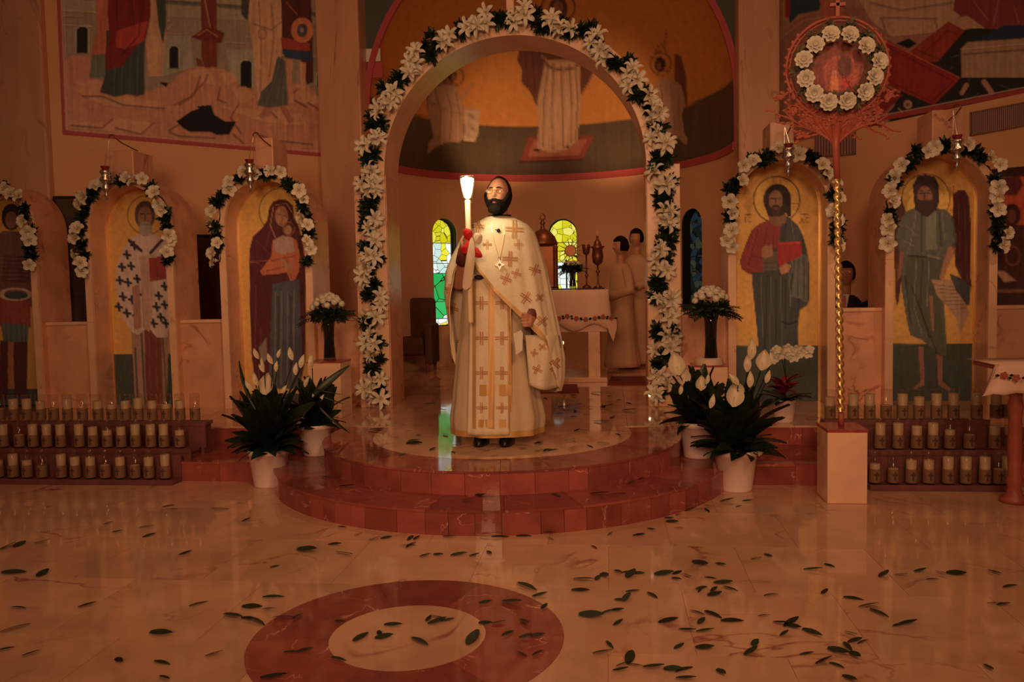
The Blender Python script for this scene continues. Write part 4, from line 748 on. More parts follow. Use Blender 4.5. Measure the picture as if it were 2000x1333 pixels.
def grip_hand(c, r, side, s=1., fwd=(0, -1, 0)):
    """a fist of palm, four unequal fingers and a thumb closed round an upright rod at c of radius r; side = +1 thumb towards +x"""
    g = []; c = Vector(c)
    g.append(ball(c+Vector((-side*(r+.020), .012, 0)), .043, 12, 9, (.50, .80, 1.0)))
    for k, (dz, ln) in enumerate(((.030, .95), (.010, 1.05), (-.010, 1.0), (-.028, .82))):
        p = []
        for i in range(9):
            a = math.radians(200-i*27*ln) if side > 0 else math.radians(-20+i*27*ln)
            q = r+.011; p.append(c+Vector((q*math.cos(a)*1.05, -q*abs(1)*math.sin(a)*1.0 if False else -q*math.sin(a)*1.0, dz*s)))
        p = [c+Vector((side*-(r+.012)*math.cos(t), -(r+.012)*math.sin(t), dz)) for t in [math.radians(-25+i*29*ln) for i in range(8)]]
        g.append(tube(p, [.0115, .0112, .0108, .0105, .010, .0095, .009, .007], 8))
    th = [c+Vector((-side*(r+.012), .004, .035)), c+Vector((-side*(r*.6), -r-.012, .045)), c+Vector((side*.003, -r-.017, .050)), c+Vector((side*.018, -r-.010, .053))]
    g.append(tube(th, [.014, .0125, .0115, .008], 8)); return join(*g)
def loft(rows, nt=72, fold=None, cap=True, pw=1.0):
    """rings (z, xl, xr, yf, yb, yc) stacked; fold(a, k) scales the radius"""
    V = []
    for k, (z, xl, xr, yf, yb, yc) in enumerate(rows):
        cx, rx = (xl+xr)/2, (xr-xl)/2
        for i in range(nt):
            a = 2*PI*i/nt; c, s_ = math.cos(a), math.sin(a); f = 1+(fold(a, k/(len(rows)-1)) if fold else 0)
            V.append((cx+rx*f*math.copysign(abs(c)**pw, c), yc+f*(yb if s_ > 0 else yf)*math.copysign(abs(s_)**pw, s_), z))
    Fa = grid_faces(len(rows), nt, True)
    if cap: Fa += [tuple(range(nt)), tuple((len(rows)-1)*nt+i for i in range(nt))]
    return V, Fa
def interp_rows(tab, n):
    tab = sorted(tab, reverse=True); zs = [t[0] for t in tab]; out = []
    for i in range(n):
        z = zs[0]+(zs[-1]-zs[0])*i/(n-1)
        k = next((j for j in range(len(zs)-1) if zs[j+1] <= z+1e-9), len(zs)-2); t = (zs[k]-z)/(zs[k]-zs[k+1]); t = max(0, min(1, t)); t = t*.6+smooth01(t)*.4
        out.append(tuple([z]+[tab[k][q]*(1-t)+tab[k+1][q]*t for q in range(1, len(tab[0]))]))
    return out

# ------------------------------------------------------------------ the man in vestments
PY = 5.50
def zp(py, px=975, Y=PY): return WY(px, py, Y)[2]
def xp(px, py, Y=PY): return WY(px, py, Y)[0]
V_CREAM = mat('vestment_cream', raw=(.80, .70, .52), rough=.65, noise=.04, nscale=40, bump=.15, bscale=120)
V_ALB = mat('alb_cream', raw=(.62, .50, .36), rough=.75, noise=.04, nscale=20)
V_GOLD = mat('gold_trim', raw=(.62, .38, .15), rough=.45, metal=.2); V_ORN = mat('cross_embroidery', raw=(.52, .24, .12), rough=.55); V_MAROON = mat('maroon_cuff', raw=(.16, .03, .03), rough=.6)
man = thing('person', 'bearded man in glasses and cream vestments with crosses holding a tall lit candle', 'person', (.004, PY, PZ))
HM = Matrix.Translation((xp(975, 383), PY-.035, zp(384)))@Matrix.Rotation(math.radians(-9), 4, 'Z')@Matrix.Rotation(math.radians(-7), 4, 'X')@Matrix.Rotation(math.radians(2), 4, 'Y')
CX_, CY_ = 916, 5.215                                    # candle's picture column and distance
def cpt(py): p = WY(CX_, py, CY_); return Vector((WY(916, 500, CY_)[0], CY_, p[2]))
hc = cpt(478); hl = Vector((xp(1026, 630, 5.30), 5.30, zp(628, 1026, 5.30)))
sh_r, sh_l = Vector((xp(938, 452), PY, zp(455))), Vector((xp(1022, 455), PY, zp(455)))
el_r, el_l = Vector((xp(896, 540), PY-.02, zp(555))), Vector((xp(1050, 560), PY-.03, zp(585)))
hd = xf(sheet(head_grid()), HM); neck0 = HM@Vector((0, .03, -.06)); neck1 = Vector((xp(976, 440), PY+.01, zp(446)))
body_parts = [tube([neck0, (neck0+neck1)/2, neck1, neck1-Vector((0, 0, .06))], [.056, .055, .060, .085], 20),
              loft([(zp(440), xp(950, 440), xp(1002, 440), .06, .06, PY), (zp(450), xp(936, 450), xp(1020, 450), .08, .09, PY), (zp(480), xp(930, 480), xp(1024, 480), .11, .11, PY), (zp(560), xp(938, 560), xp(1016, 560), .12, .11, PY), (zp(620), xp(932, 600), xp(1020, 600), .12, .12, PY)], 32),
              tube([sh_r, (sh_r+el_r)/2, el_r], [.058, .052, .044], 14), tube([el_r, (el_r*.5+hc*.5), hc+Vector((-.045, .05, -.03)), hc+Vector((-.035, .02, -.005))], [.046, .040, .028, .028], 14), grip_hand(hc, .019, 1),
              tube([sh_l, (sh_l+el_l)/2, el_l], [.058, .052, .044], 14), tube([el_l, el_l*.5+hl*.5, hl+Vector((.04, .04, .02)), hl+Vector((.025, .01, 0))], [.046, .040, .028, .028], 14), grip_hand(hl, .012, -1)]
for sx in (-1, 1): body_parts.append(tube([(sx*.10, PY, zp(615)), (sx*.105, PY-.01, .80), (sx*.11, PY, .36)], [.09, .065, .045], 12))
bd = part('body', join(hd, xf(join(ear(1), ear(-1)), HM), *body_parts), M_SKIN, man); remesh(bd, .0048, it=1)
def lat(z): return math.asin(max(-1, min(1, z/.118)))
def beard_mask(th, ph):
    z = .118*math.sin(ph); a = abs(th); top = -.040+.062*smooth01((a-.75)/.55)
    if a > 1.75: return -1
    m_ = min((top-z)/.012, (1.75-a)/.12, (z+.117)/.004)
    if a < .26 and -.066 < z < -.050: return min(m_, abs(z+.058)/.008-.9)
    return m_
part('beard', xf(region(beard_mask, .016, rough=.003), HM), M_HAIR, man, True)
part('beard_tip', xf(join(ball((0, -.072, -.106), .048, 16, 10, (1.0, .58, .66), .03)), HM), M_HAIR, man, True)
part('hair', xf(region(lambda th, ph: min(max((abs(th)-1.38)/.15+(.118*math.sin(ph)-.03)*(-2), (.118*math.sin(ph)-.110)/.006), (.118*math.sin(ph)+.075)/.01), .011, rough=.002), HM), M_HAIR, man, True)
for sx in (-1, 1): part('eyebrow', xf(tube([headpt(sx*a, lat(z), .003) for a, z in ((.16, .030), (.3, .034), (.45, .034), (.6, .028))], [.003, .0042, .004, .002], 6), HM), M_HAIR, man)
part('moustache', xf(join(*[tube([headpt(sx*a, lat(z), .006) for a, z in ((.0, -.041), (.15, -.043), (.3, -.05), (.42, -.062))], [.006, .0085, .008, .005], 8) for sx in (-1, 1)]), HM), M_HAIR, man, True)
part('lips', xf(join(tube([headpt(a, lat(-.0535-.002*math.cos(a*5)), .003) for a in (-.22, -.1, 0, .1, .22)], [.002, .004, .0045, .004, .002], 8), tube([headpt(a, lat(-.061), .002) for a in (-.2, -.1, 0, .1, .2)], [.002, .0045, .005, .0045, .002], 8)), HM), mat('lips', raw=(.45, .14, .10), rough=.4), man, True)
for sx in (-1, 1):
    e = part('eye', xf(ball((sx*.031, -.072, .013), .0125, 14, 10), HM), mat('eye_white', raw=(.7, .66, .6), rough=.2), man, True); part('iris', xf(ball((sx*.031-.001, -.0815, .0135), .0052, 10, 7, (1, .6, 1)), HM), M_HAIR, e)
    part('eyelid', xf(tube([(sx*.031+dx, -.082+abs(dx)*.35, .020-abs(dx)*.25) for dx in (-.014, -.007, 0, .007, .014)], .0028, 6), HM), M_SKIN, man)
gl = part('glasses', xf(join(*[tube([(sx*.033+.0225*math.cos(a), -.104+.0035*abs(math.cos(a)), .010+.0165*math.sin(a)) for a in [2*PI*i/18 for i in range(19)]], .0011, 5) for sx in (-1, 1)], tube([(-.011, -.106, .014), (0, -.109, .016), (.011, -.106, .014)], .0011, 5), *[tube([(sx*.055, -.100, .014), (sx*.074, -.07, .013), (sx*.080, .0, .010)], .0012, 5) for sx in (-1, 1)]), HM), M_GOLD, man)
for sx in (-1, 1): part('lens', xf(([(sx*.033+.0215*math.cos(a), -.1035, .010+.0155*math.sin(a)) for a in [2*PI*i/18 for i in range(18)]], [tuple(range(18))]), HM), M_GLASS, gl)
# collar, alb, stole, chasuble
part('collar', loft([(zp(421), xp(955, 421), xp(997, 421), .055, .06, PY-.005), (zp(430), xp(950, 430), xp(1001, 430), .064, .07, PY), (zp(440), xp(946, 440), xp(1006, 440), .078, .085, PY)], 36, cap=False), M_BLACK, man, True, sol=.006)
part('collar_tab', box(xp(971, 430), xp(980, 430), PY-.084, PY-.072, zp(438), zp(427), .002), mat('white_cotton', raw=(.8, .76, .7), rough=.6), man)
def foldf(amp, freqs): return lambda a, t: t*sum(q*amp*math.sin(n_*a+p) for n_, p, q in freqs)
tab = [(zp(py), xp(a, py), xp(b, py), yf, yb, PY) for py, a, b, yf, yb in ((500, 925, 1030, .12, .12), (560, 905, 1030, .14, .14), (640, 900, 1034, .155, .15), (700, 892, 1040, .17, .16), (770, 886, 1052, .20, .19), (815, 881, 1061, .225, .215), (843, 884, 1058, .23, .225))]
albg = loft(interp_rows(tab, 40), 120, foldf(.030, ((7, .4, 1), (11, 2., .8), (17, 1., .6))), False); alb_o = part('alb', albg, V_ALB, man, True, sol=.006, label='long cream undergown')
tabh = [(zp(py), xp(a, py), xp(b, py), yf, yb, PY) for py, a, b, yf, yb in ((833, 881.5, 1060.5, .236, .228), (844, 882, 1060, .238, .232))]
part('hem_band', loft(interp_rows(tabh, 4), 120, lambda a, t: .030*.97*(math.sin(7*a+.4)+.8*math.sin(11*a+2)+.6*math.sin(17*a+1)), False), V_GOLD, man, True)
ALBV = BVHTree.FromPolygons([Vector(v) for v in albg[0]], albg[1])
CV = Vector(CAM)
def onto(bvh, px, py, lift=.004, fallY=PY-.2):
    d = Vector(ray(px, py)).normalized(); h = bvh.ray_cast(CV, d)
    if h[0] is None: return Vector(WY(px, py, fallY))
    n = h[1]; n = n if n.dot(d) < 0 else -n; return h[0]+n*lift
def patch(bvh, quad, nu, nv_, lift): # quad corners in the picture, laid on the cloth beneath
    a, b, c, d = [np.array(q, float) for q in quad]; rows = []
    for j in range(nv_+1): rows.append([onto(bvh, *(a*(1-i/nu)*(1-j/nv_)+b*(i/nu)*(1-j/nv_)+c*(i/nu)*(j/nv_)+d*(1-i/nu)*(j/nv_)), lift) for i in range(nu+1)])
    return sheet(rows)
# the stole hangs straight down the front: its own smooth sheet just before the undergown
stole_rows = []
for j in range(40):
    t = j/39; z = zp(505)+(zp(838)-zp(505))*t; xl_, xr_ = xp(925-1*t, 505+333*t), xp(995+8*min(1, t*2), 505+333*t); yy = PY-(.148+.105*t**1.3)
    stole_rows.append([(xl_+(xr_-xl_)*i/28, yy+.028*(abs(2*i/28-1))**2.2-.004*math.sin(i*.9+t*3)*t, z) for i in range(29)])
stg = sheet(stole_rows); stole = part('stole', stg, V_CREAM, man, True, sol=.005, label='cream stole with gold bands and paired crosses')
STV = BVHTree.FromPolygons([Vector(v) for v in stg[0]], stg[1])
for q in ([(922, 545), (930, 545), (930, 838), (924, 838)], [(954, 530), (966, 530), (966, 838), (954, 838)], [(991, 590), (998, 590), (1000, 838), (992, 838)], [(926, 752), (1000, 752), (1000, 774), (926, 774)], [(926, 820), (1000, 820), (1000, 836), (926, 836)]):
    part('gold_band', patch(STV, q, 6, 24, .0045), V_GOLD, stole)
def cross_geo(bvh, cx, cy, sz, ang, lift, w_=.085):
    """double-barred embroidered cross"""
    g = []; ca, sa = math.cos(ang), math.sin(ang)
    for o_ in (-1, 1):
        for hv in (0, 1):
            q = []
            for u, v in ((-sz, o_*sz*.16-sz*w_), (sz, o_*sz*.16-sz*w_), (sz, o_*sz*.16+sz*w_), (-sz, o_*sz*.16+sz*w_)):
                if hv: u, v = v, u
                q.append((cx+u*ca-v*sa, cy+u*sa+v*ca))
            if hv: q = [q[0], q[3], q[2], q[1]]
            g.append(patch(bvh, q, 5 if not hv else 2, 2 if not hv else 5, lift+.001*hv))
    return join(*g)
for y in (592, 661, 729, 797):
    for x in (941, 980): part('embroidered_cross', cross_geo(STV, x, y, 12.5 if y < 780 else 10.5, 0, .007), V_ORN, stole)
# chasuble
ptab = [(422, 953, 994, .060, .065), (430, 940, 1008, .085, .09), (436, 925, 1024, .115, .115), (444, 914, 1035, .135, .135), (459, 904, 1045, .155, .15), (480, 893, 1052, .17, .165), (500, 882, 1058, .185, .175), (530, 871, 1066, .20, .185), (572, 870, 1074, .21, .195), (635, 880, 1087, .215, .20), (677, 885, 1095, .215, .21), (700, 888, 1099, .21, .21), (740, 890, 1099, .20, .21), (768, 893, 1092, .19, .20)]
PT = np.array(ptab, float)
def prow(py): return [np.interp(py, PT[:, 0], PT[:, k]) for k in (1, 2, 3, 4)]
HEM = [(0, 764), (20, 770), (60, 772), (120, 765), (165, 745), (180, 735), (190, 700), (199, 640), (207, 590), (216, 545), (226, 518), (238, 511), (250, 518), (262, 545), (275, 578), (288, 606), (302, 634), (314, 660), (323, 695), (332, 730), (342, 752), (352, 760), (360, 764)]
HA = np.array(HEM, float); rows = []; NT, NR = 150, 44
for j in range(NR+1):
    r_ = []
    for i in range(NT):
        a = 2*PI*i/NT; hem = np.interp(math.degrees(a), HA[:, 0], HA[:, 1]); t = j/NR; py = 424+(hem-424)*t**.95
        xl_, xr_, yf, yb = prow(py); xl_, xr_ = xp(xl_, py), xp(xr_, py); cx, rx = (xl_+xr_)/2, (xr_-xl_)/2; c, s_ = math.cos(a), math.sin(a)
        fo = 1+min(1, max(0, (py-455)/120))*(.022*math.sin(9*a+1.2+t)+.016*math.sin(15*a+py*.01)+.012*math.sin(23*a))
        r_.append((cx+rx*fo*c, PY+fo*(yb if s_ > 0 else yf*1.0)*s_, zp(py)))
    rows.append(r_)
phg = ([p for r_ in rows for p in r_], grid_faces(NR+1, NT, True))
ph = part('chasuble', phg, V_CREAM, man, True, sol=.005, label='wide cream chasuble lifted at the front')
PHV = BVHTree.FromPolygons([Vector(v) for v in phg[0]], phg[1])
# gold border along the front edge of the chasuble
bi = [i for i in range(NT) if 188 < math.degrees(2*PI*i/NT) < 325]; brow = []
for k in range(4): brow.append([tuple(Vector(rows[NR-k][i])+(Vector(rows[NR-k][i])-Vector((.004, PY, rows[NR-k][i][2]))).normalized()*.006) for i in bi])
part('gold_border', sheet(brow), V_GOLD, ph, True)
for x, y, s_, a in ((934, 443, 13, .05), (1004, 449, 17, .05), (996, 506, 15, .05), (1044, 528, 12, .35), (1027, 582, 13, .6), (1058, 628, 12, .85), (988, 545, 12, .4), (1008, 535, 10, .3), (884, 603, 11, .3), (878, 565, 10, .2), (1066, 668, 8, .6), (1082, 710, 13, .75), (1050, 716, 10, .5), (900, 668, 10, .15), (1053, 582, 9, .8), (1012, 478, 9, 0), (952, 478, 9, 0)):
    part('embroidered_cross', cross_geo(PHV, x, y, s_, a, .006), V_ORN if y > 500 else mat('cross_gold', raw=(.60, .36, .16), rough=.5), ph)
# the lifted corner: cloth carried over the hands, and the fall of the cloth at the man's left side
dr = []
for j in range(16):
    t = j/15; dr.append([])
    for i in range(13):
        u = i/12; a = (1026+8*t, 655+98*t); b = (1092+5*math.sin(t*3), 655+60*t+40*t*t); px, py = a[0]*(1-u)+b[0]*u, a[1]*(1-u)+(b[1])*u+ (766-753)*t*math.sin(u*PI)*.6
        p = WY(px, py, PY-.16+.03*math.sin(u*7+t*2)+.12*u*u); dr[-1].append(tuple(p))
drg = sheet(dr); part('cloth_fold', drg, V_CREAM, man, True, sol=.006, label='hanging side fold of the chasuble')
DRV = BVHTree.FromPolygons([Vector(v) for v in drg[0]], drg[1])
for x, y, s_, a in ((1082, 715, 12, .75), (1050, 722, 10, .5), (1060, 678, 8, .7), (1044, 690, 8, .2)): part('embroidered_cross', cross_geo(DRV, x, y, s_, a, .006), V_ORN, man)
# cuffs, cross on its chain, clip microphone, papers, shoes
part('cuff', tube([el_r*.35+hc*.65+Vector((-.02, .02, -.02)), hc+Vector((-.04, .04, -.028))], [.046, .036], 14), V_MAROON, man, True); part('cuff', tube([el_l*.3+hl*.7+Vector((.012, .012, .006)), hl+Vector((.035, .03, .016))], [.046, .034], 14), V_MAROON, man, True)
pc = onto(PHV, 976, 518, .012); prof = [(0, .034), (.009, .02), (.012, .012), (.020, .009), (.034, 0), (.020, -.009), (.012, -.012), (.009, -.02), (0, -.034)]
pcx = prof+[(-a, b) for a, b in prof[::-1][1:-1]]; pct = part('pectoral_cross', join(prism([(pc.x+a, pc.z+b) for a, b in pcx], pc.y-.003, pc.y+.003), ball((pc.x, pc.y-.004, pc.z), .009, 10, 6), tube([(pc.x+.008*math.cos(a), pc.y, pc.z+.042+.008*math.sin(a)) for a in [2*PI*i/10 for i in range(11)]], .002, 5)), M_SILVER, man)
part('chain', join(*[tube([onto(PHV, x0, y0, .006) for x0, y0 in pts], .0022, 5) for pts in ([(961, 440), (962, 455), (966, 475), (972, 495), (975, 508)], [(984, 440), (985, 458), (982, 478), (978, 498), (976, 508)])]), M_GOLD, pct)
mp_ = onto(PHV, 974, 452, .012); part('clip_microphone', join(ball(mp_, .011, 10, 7, (1, .8, 1.2)), tube([mp_, mp_+Vector((-.022, -.004, .006))], .003, 6)), M_BLACK, man)
pap = [WY(x, y, 5.215) for x, y in ((1003, 652), (1017, 645), (1021, 652), (1020, 685), (1008, 694))]; part('paper', (([tuple(p) for p in pap]+[(p[0]+.002, p[1]+.008, p[2]) for p in pap]), [(0, 1, 2, 3, 4), (9, 8, 7, 6, 5)]+[(i, i+5, (i+1) % 5+5, (i+1) % 5) for i in range(5)]), mat('paper_white', raw=(.78, .72, .62), rough=.7), man)
part('belt_clasp', ball(WY(935, 542, PY-.17), .02, 12, 6, (1.6, .4, .8)), M_BLACK, man)
for sx in (-1, 1):
    p0 = Vector((xp(945 if sx < 0 else 994, 860), PY-.10, PZ+.002)); part('shoe', join(loft([(p0.z, p0.x-.05, p0.x+.05, .145, .13, p0.y+.0), (p0.z+.02, p0.x-.052, p0.x+.052, .15, .13, p0.y), (p0.z+.05, p0.x-.045, p0.x+.045, .13, .125, p0.y+.01), (p0.z+.075, p0.x-.035, p0.x+.035, .06, .11, p0.y+.03)], 28)), mat('black_leather', raw=(.012, .01, .01), rough=.35), man, True)

# ---- the candle in his hand
cz0, cz1 = cpt(631).z, cpt(391).z; ccx = hc.x
cn = thing('tall_candle', 'tall thick white candle with a glowing glass shade held by the man', 'candle', (ccx, CY_, cz0))
part('shaft', lathe([(.0175, cz0), (.0185, cz0+.01), (.0185, cz1-.01), (.017, cz1)], 20, (ccx, CY_, 0)), mat('candle_wax', raw=(.85, .72, .48), rough=.5), cn, True)
sh0, sh1 = cpt(393).z, cpt(346).z
M_SHADE = glassmat('shade_glass', (1, .95, .85), .10, .2)
part('glass_shade', lathe([(.024, sh0-.012), (.034, sh0-.002), (.034, sh0+.008), (.030, sh0+.02), (.050, sh1), (.053, sh1+.004), (.048, sh1), (.028, sh0+.022)], 24, (ccx, CY_, 0), False), M_SHADE, cn, True)
M_FLAME_GLOW = mat('flame_glow', raw=(1, .9, .7), emit=(1, .80, .50), estr=9)
part('flame_glow', lathe([(.001, sh0+.012), (.018, sh0+.022), (.030, sh0+.060), (.040, sh1-.04), (.043, sh1-.012), (.030, sh1-.004), (.001, sh1-.003)], 16, (ccx, CY_, 0)), M_FLAME_GLOW, cn, True)  # oversized glowing core fills the shade, standing in for its lit glass
point('candle_light', (ccx, CY_-.10, sh0+.10), 6.5, .03, (1, .84, .50))
M_RIB = mat('red_ribbon', raw=(.62, .015, .02), rough=.5); M_RIBW = mat('pale_ribbon', raw=(.75, .62, .48), rough=.6)
def ribbon(name, pts, mt, Y, dy=.0):
    c = [WY(x, y, Y+o) for x, y, o in pts]; cen = sum(c)/len(c)
    V = [tuple(cen+np.array([0, -.02, 0]))]+[tuple(p) for p in c]; return part(name, (V, [(0, i+1, (i+1) % len(c)+1) for i in range(len(c))]), mt, cn, sol=.004, sub=1)
rb_ = CY_-.045
ribbon('bow_loop', [(903, 449, 0), (912, 445, -.01), (922, 450, -.01), (924, 458, 0), (919, 470, .01), (911, 470, .01), (905, 461, 0)], M_RIB, rb_)
ribbon('bow_tail', [(915, 466, 0), (920, 472, -.01), (912, 488, -.01), (911, 500, 0), (899, 490, .01), (899, 485, .0), (909, 478, 0)], M_RIB, rb_)
ribbon('bow_tail', [(922, 478, 0), (934, 484, -.01), (943, 498, -.01), (943, 505, 0), (926, 503, .01), (918, 496, 0)], M_RIB, rb_)
ribbon('bow_loop', [(924, 456, 0), (932, 454, -.01), (943, 458, 0), (942, 470, .01), (936, 482, .0), (926, 474, -.01)], M_RIBW, rb_)
ribbon('bow_tail', [(920, 458, -.01), (926, 470, -.02), (929, 500, -.02), (924, 530, -.01), (922, 566, 0), (903, 568, 0), (903, 556, 0), (908, 520, -.01), (914, 485, -.02)], M_RIBW, rb_)

# ================================================================== BEHIND THE SCREEN
ALT = 9.0
def wbox(x0, x1, py0, py1, Y, d, bev=0.): # box whose front face spans picture columns/rows at distance Y
    a, b = WY(x0, py1, Y), WY(x1, py0, Y); return box(a[0], b[0], Y, Y+d, a[2], b[2], bev)
at = thing('altar_table', 'stone altar table with pale legs under the embroidered cloth in the apse', 'table', (.45, 9.5, PZ))
zt = WY(1120, 567, ALT)[2]; ax0, ax1 = -.42, WY(1188, 600, ALT)[0]; alx = WY(1160, 700, ALT+.05)[0]
for x in (ax0+.12, alx-.06):
    for y in (ALT+.03, ALT+.85): part('leg', box(x, x+.13, y, y+.13, PZ, zt-.06, .006), M_PALE, at)
part('table_slab', box(ax0, ax1-.01, ALT+.01, ALT+1.05, zt-.07, zt-.02, .006), M_PALE, at)
part('base_slab', box(ax0, ax1-.02, ALT-.03, ALT+1.05, PZ+.001, PZ+.05, .004), M_PALE, at)
zb_ = WY(1120, 640, ALT)[2]; rows = []
def altar_cloth(x0, x1, y0, y1, zt, zb, label, seed, lean=.03):
    """top plus a skirt with soft waves"""
    per = []; n = 34
    for i in range(n): per.append((x0+(x1-x0)*i/n, y0, 0, -1))
    for i in range(12): per.append((x1, y0+(y1-y0)*i/12, 1, 0))
    for i in range(n): per.append((x1-(x1-x0)*i/n, y1, 0, 1))
    for i in range(12): per.append((x0, y1-(y1-y0)*i/12, -1, 0))
    P = len(per); V = []
    for j in range(7):
        t = j/6
        for k, (x, y, nx, ny) in enumerate(per):
            wv = lean*t*(1+.5*math.sin(k*.9+seed)); V.append((x+nx*wv, y+ny*wv, zt-(zt-zb)*t*(1+.10*math.sin(k*.55+seed)*t)))
    V.append(((x0+x1)/2, (y0+y1)/2, zt)); Fa = grid_faces(7, P, True)+[(k, (k+1) % P, 7*P) for k in range(P)]
    o = part('altar_cloth', (V, Fa), M_CLOTH, None, True, sol=.004); return tag(o, label, 'tablecloth')
zlow = WY(1150, 660, ALT)[2]
acl = altar_cloth(ax0-.03, ax1, ALT, ALT+1.08, zt, zb_, 'cream cloth with stitched roses over the altar in the apse', 1)
M_ROSE = mat('stitched_rose', raw=(.42, .10, .06), rough=.7); M_STLEAF = mat('stitched_leaf', raw=(.13, .15, .08), rough=.7)
def rose_border(o, pts, Y, sz, fn=None):
    for k, (x, y) in enumerate(pts):
        c = WY(x, y, Y); g = []
        for q in range(5): a = 2*PI*q/5+k; g.append(lathe([(.001, -.002), (sz*.36, -.001), (sz*.3, .002), (.001, .003)], 7, (c[0]+sz*.45*math.cos(a), 0, 0)))
        def flat(gg, zz): return [(p[0], Y-.022-p[2], zz+p[1]) for p in gg[0]], gg[1]
        part('stitched_rose', join(*[flat(lathe([(.001, -.001), (sz*.36, -.001), (sz*.3, .002), (.001, .003)], 7, (c[0]+sz*.45*math.cos(a), sz*.45*math.sin(a), 0)), c[2]) for a in [2*PI*q/5+k for q in range(5)]]), M_ROSE, o)
        part('stitched_leaf', join(*[([(c[0]+sx*sz*.8, Y-.024, c[2]), (c[0]+sx*sz*1.3, Y-.024, c[2]+sz*.35*dd), (c[0]+sx*sz*1.9, Y-.024, c[2]+sz*.1*dd), (c[0]+sx*sz*1.3, Y-.024, c[2]-sz*.2*dd)], [(0, 1, 2, 3)]) for sx in (-1, 1) for dd in (-1, 1)]), M_STLEAF, o)
rose_border(acl, [(1092, 622), (1108, 618), (1126, 622), (1144, 624), (1162, 622), (1178, 619), (1194, 622)], ALT-.03, .035)
cnr = [WY(x, y, ALT-.045) for x, y in ((1183, 628), (1204, 622), (1205, 640), (1198, 668), (1190, 650))]; part('corner_fall', ([tuple(p) for p in cnr]+[(p[0]+.01, p[1]+.1, p[2]) for p in cnr], [(0, 1, 2, 3, 4), (9, 8, 7, 6, 5)]+[(i, i+5, (i+1) % 5+5, (i+1) % 5) for i in range(5)]), M_CLOTH, acl)
part('lower_hem', box(ax0, ax1-.02, ALT+.02, ALT+.03, WY(1120, 649, ALT)[2], WY(1120, 638, ALT)[2]), M_CLOTH, acl)
M_BRASS = mat('dull_brass', raw=(.28, .11, .05), rough=.4, metal=.7)
solo('dark_glass_sheet', box(ax0+.06, ax1-.04, ALT+.05, ALT+1.0, zt+.004, zt+.02, .003), mat('dark_glass_top', raw=(.05, .02, .015), rough=.1), 'dark glass sheet on top of the altar cloth', 'glass sheet')
ZA = zt+.021
def on_altar(px, Y): return WY(px, 560, Y)[0]
x = on_altar(1062, 9.55); tb = thing('tabernacle', 'ornate domed brass tabernacle beside the man, on the altar', 'tabernacle', (x, 9.55, ZA))
part('casket', box(x-.14, x+.14, 9.43, 9.67, ZA, ZA+.50, .02), M_BRASS, tb)
for k in range(4): part('column', lathe([(.018, ZA), (.012, ZA+.03), (.012, ZA+.46), (.02, ZA+.5)], 8, (x+(-.15 if k % 2 else .15), 9.42+.26*(k//2), 0)), M_BRASS, tb, True)
part('dome', lathe([(.17, ZA+.5), (.17, ZA+.53), (.14, ZA+.60), (.09, ZA+.66), (.03, ZA+.69), (.02, ZA+.74), (.035, ZA+.76), (.012, ZA+.79)], 16, (x, 9.55, 0)), M_BRASS, tb, True)
part('finial_ring', tube([(x+.03*math.cos(a), 9.55, ZA+.83+.035*math.sin(a)) for a in [2*PI*i/12 for i in range(13)]], .009, 6), M_BRASS, tb)
x = on_altar(1168, 9.3); cs = thing('altar_lantern', 'tall ornate brass lantern with drip pan at the right end of the altar', 'lantern', (x, 9.3, ZA)); zz = WY(1168, 455, 9.3)[2]
part('stem', lathe([(.05, ZA), (.045, ZA+.015), (.012, ZA+.03), (.010, zz-.45), (.028, zz-.43), (.010, zz-.41), (.012, zz-.36)], 12, (x, 9.3, 0)), M_BRASS, cs, True)
part('lantern_body', lathe([(.02, zz-.36), (.055, zz-.33), (.065, zz-.26), (.055, zz-.18), (.085, zz-.155), (.05, zz-.145), (.035, zz-.10), (.012, zz-.07), (.015, zz-.04), (.004, zz-.03)], 14, (x, 9.3, 0)), M_BRASS, cs, True)
part('small_cross', join(box(x-.004, x+.004, 9.296, 9.304, zz-.03, zz+.03), box(x-.018, x+.018, 9.296, 9.304, zz, zz+.008)), M_BRASS, cs)
x = on_altar(1146, 9.35); ch = thing('chalice', 'slim brass chalice standing on the altar left of the lantern', 'chalice', (x, 9.35, ZA)); zz = WY(1146, 478, 9.35)[2]
part('cup', lathe([(.05, ZA), (.045, ZA+.02), (.010, ZA+.04), (.010, ZA+.12), (.022, ZA+.14), (.010, ZA+.16), (.010, zz-.12), (.035, zz-.10), (.045, zz-.03), (.048, zz)], 14, (x, 9.35, 0)), M_BRASS, ch, True)
x = on_altar(1107, 9.5); fn_ = thing('liturgical_fan', 'round brass fan with radiating rays behind the altar flowers', 'fan', (x, 9.5, ZA)); zz = WY(1118, 490, 9.5)[2]
part('handle', tube([(x, 9.5, ZA), (x, 9.5, zz-.1)], .009, 8), M_BRASS, fn_); part('disc', xf(lathe([(.001, -.012), (.03, -.010), (.035, -.004), (.06, -.005), (.068, .0), (.06, .006), (.001, .006)], 24), Matrix.Translation((x+.05, 9.5, zz))@Matrix.Rotation(PI/2, 4, 'X')), M_BRASS, fn_)
for k in range(14): a = 2*PI*k/14; part('ray', tube([(x+.05+.06*math.cos(a), 9.5, zz+.06*math.sin(a)), (x+.05+.155*math.cos(a), 9.5, zz+.155*math.sin(a))], [.006, .002], 5), M_BRASS, fn_)
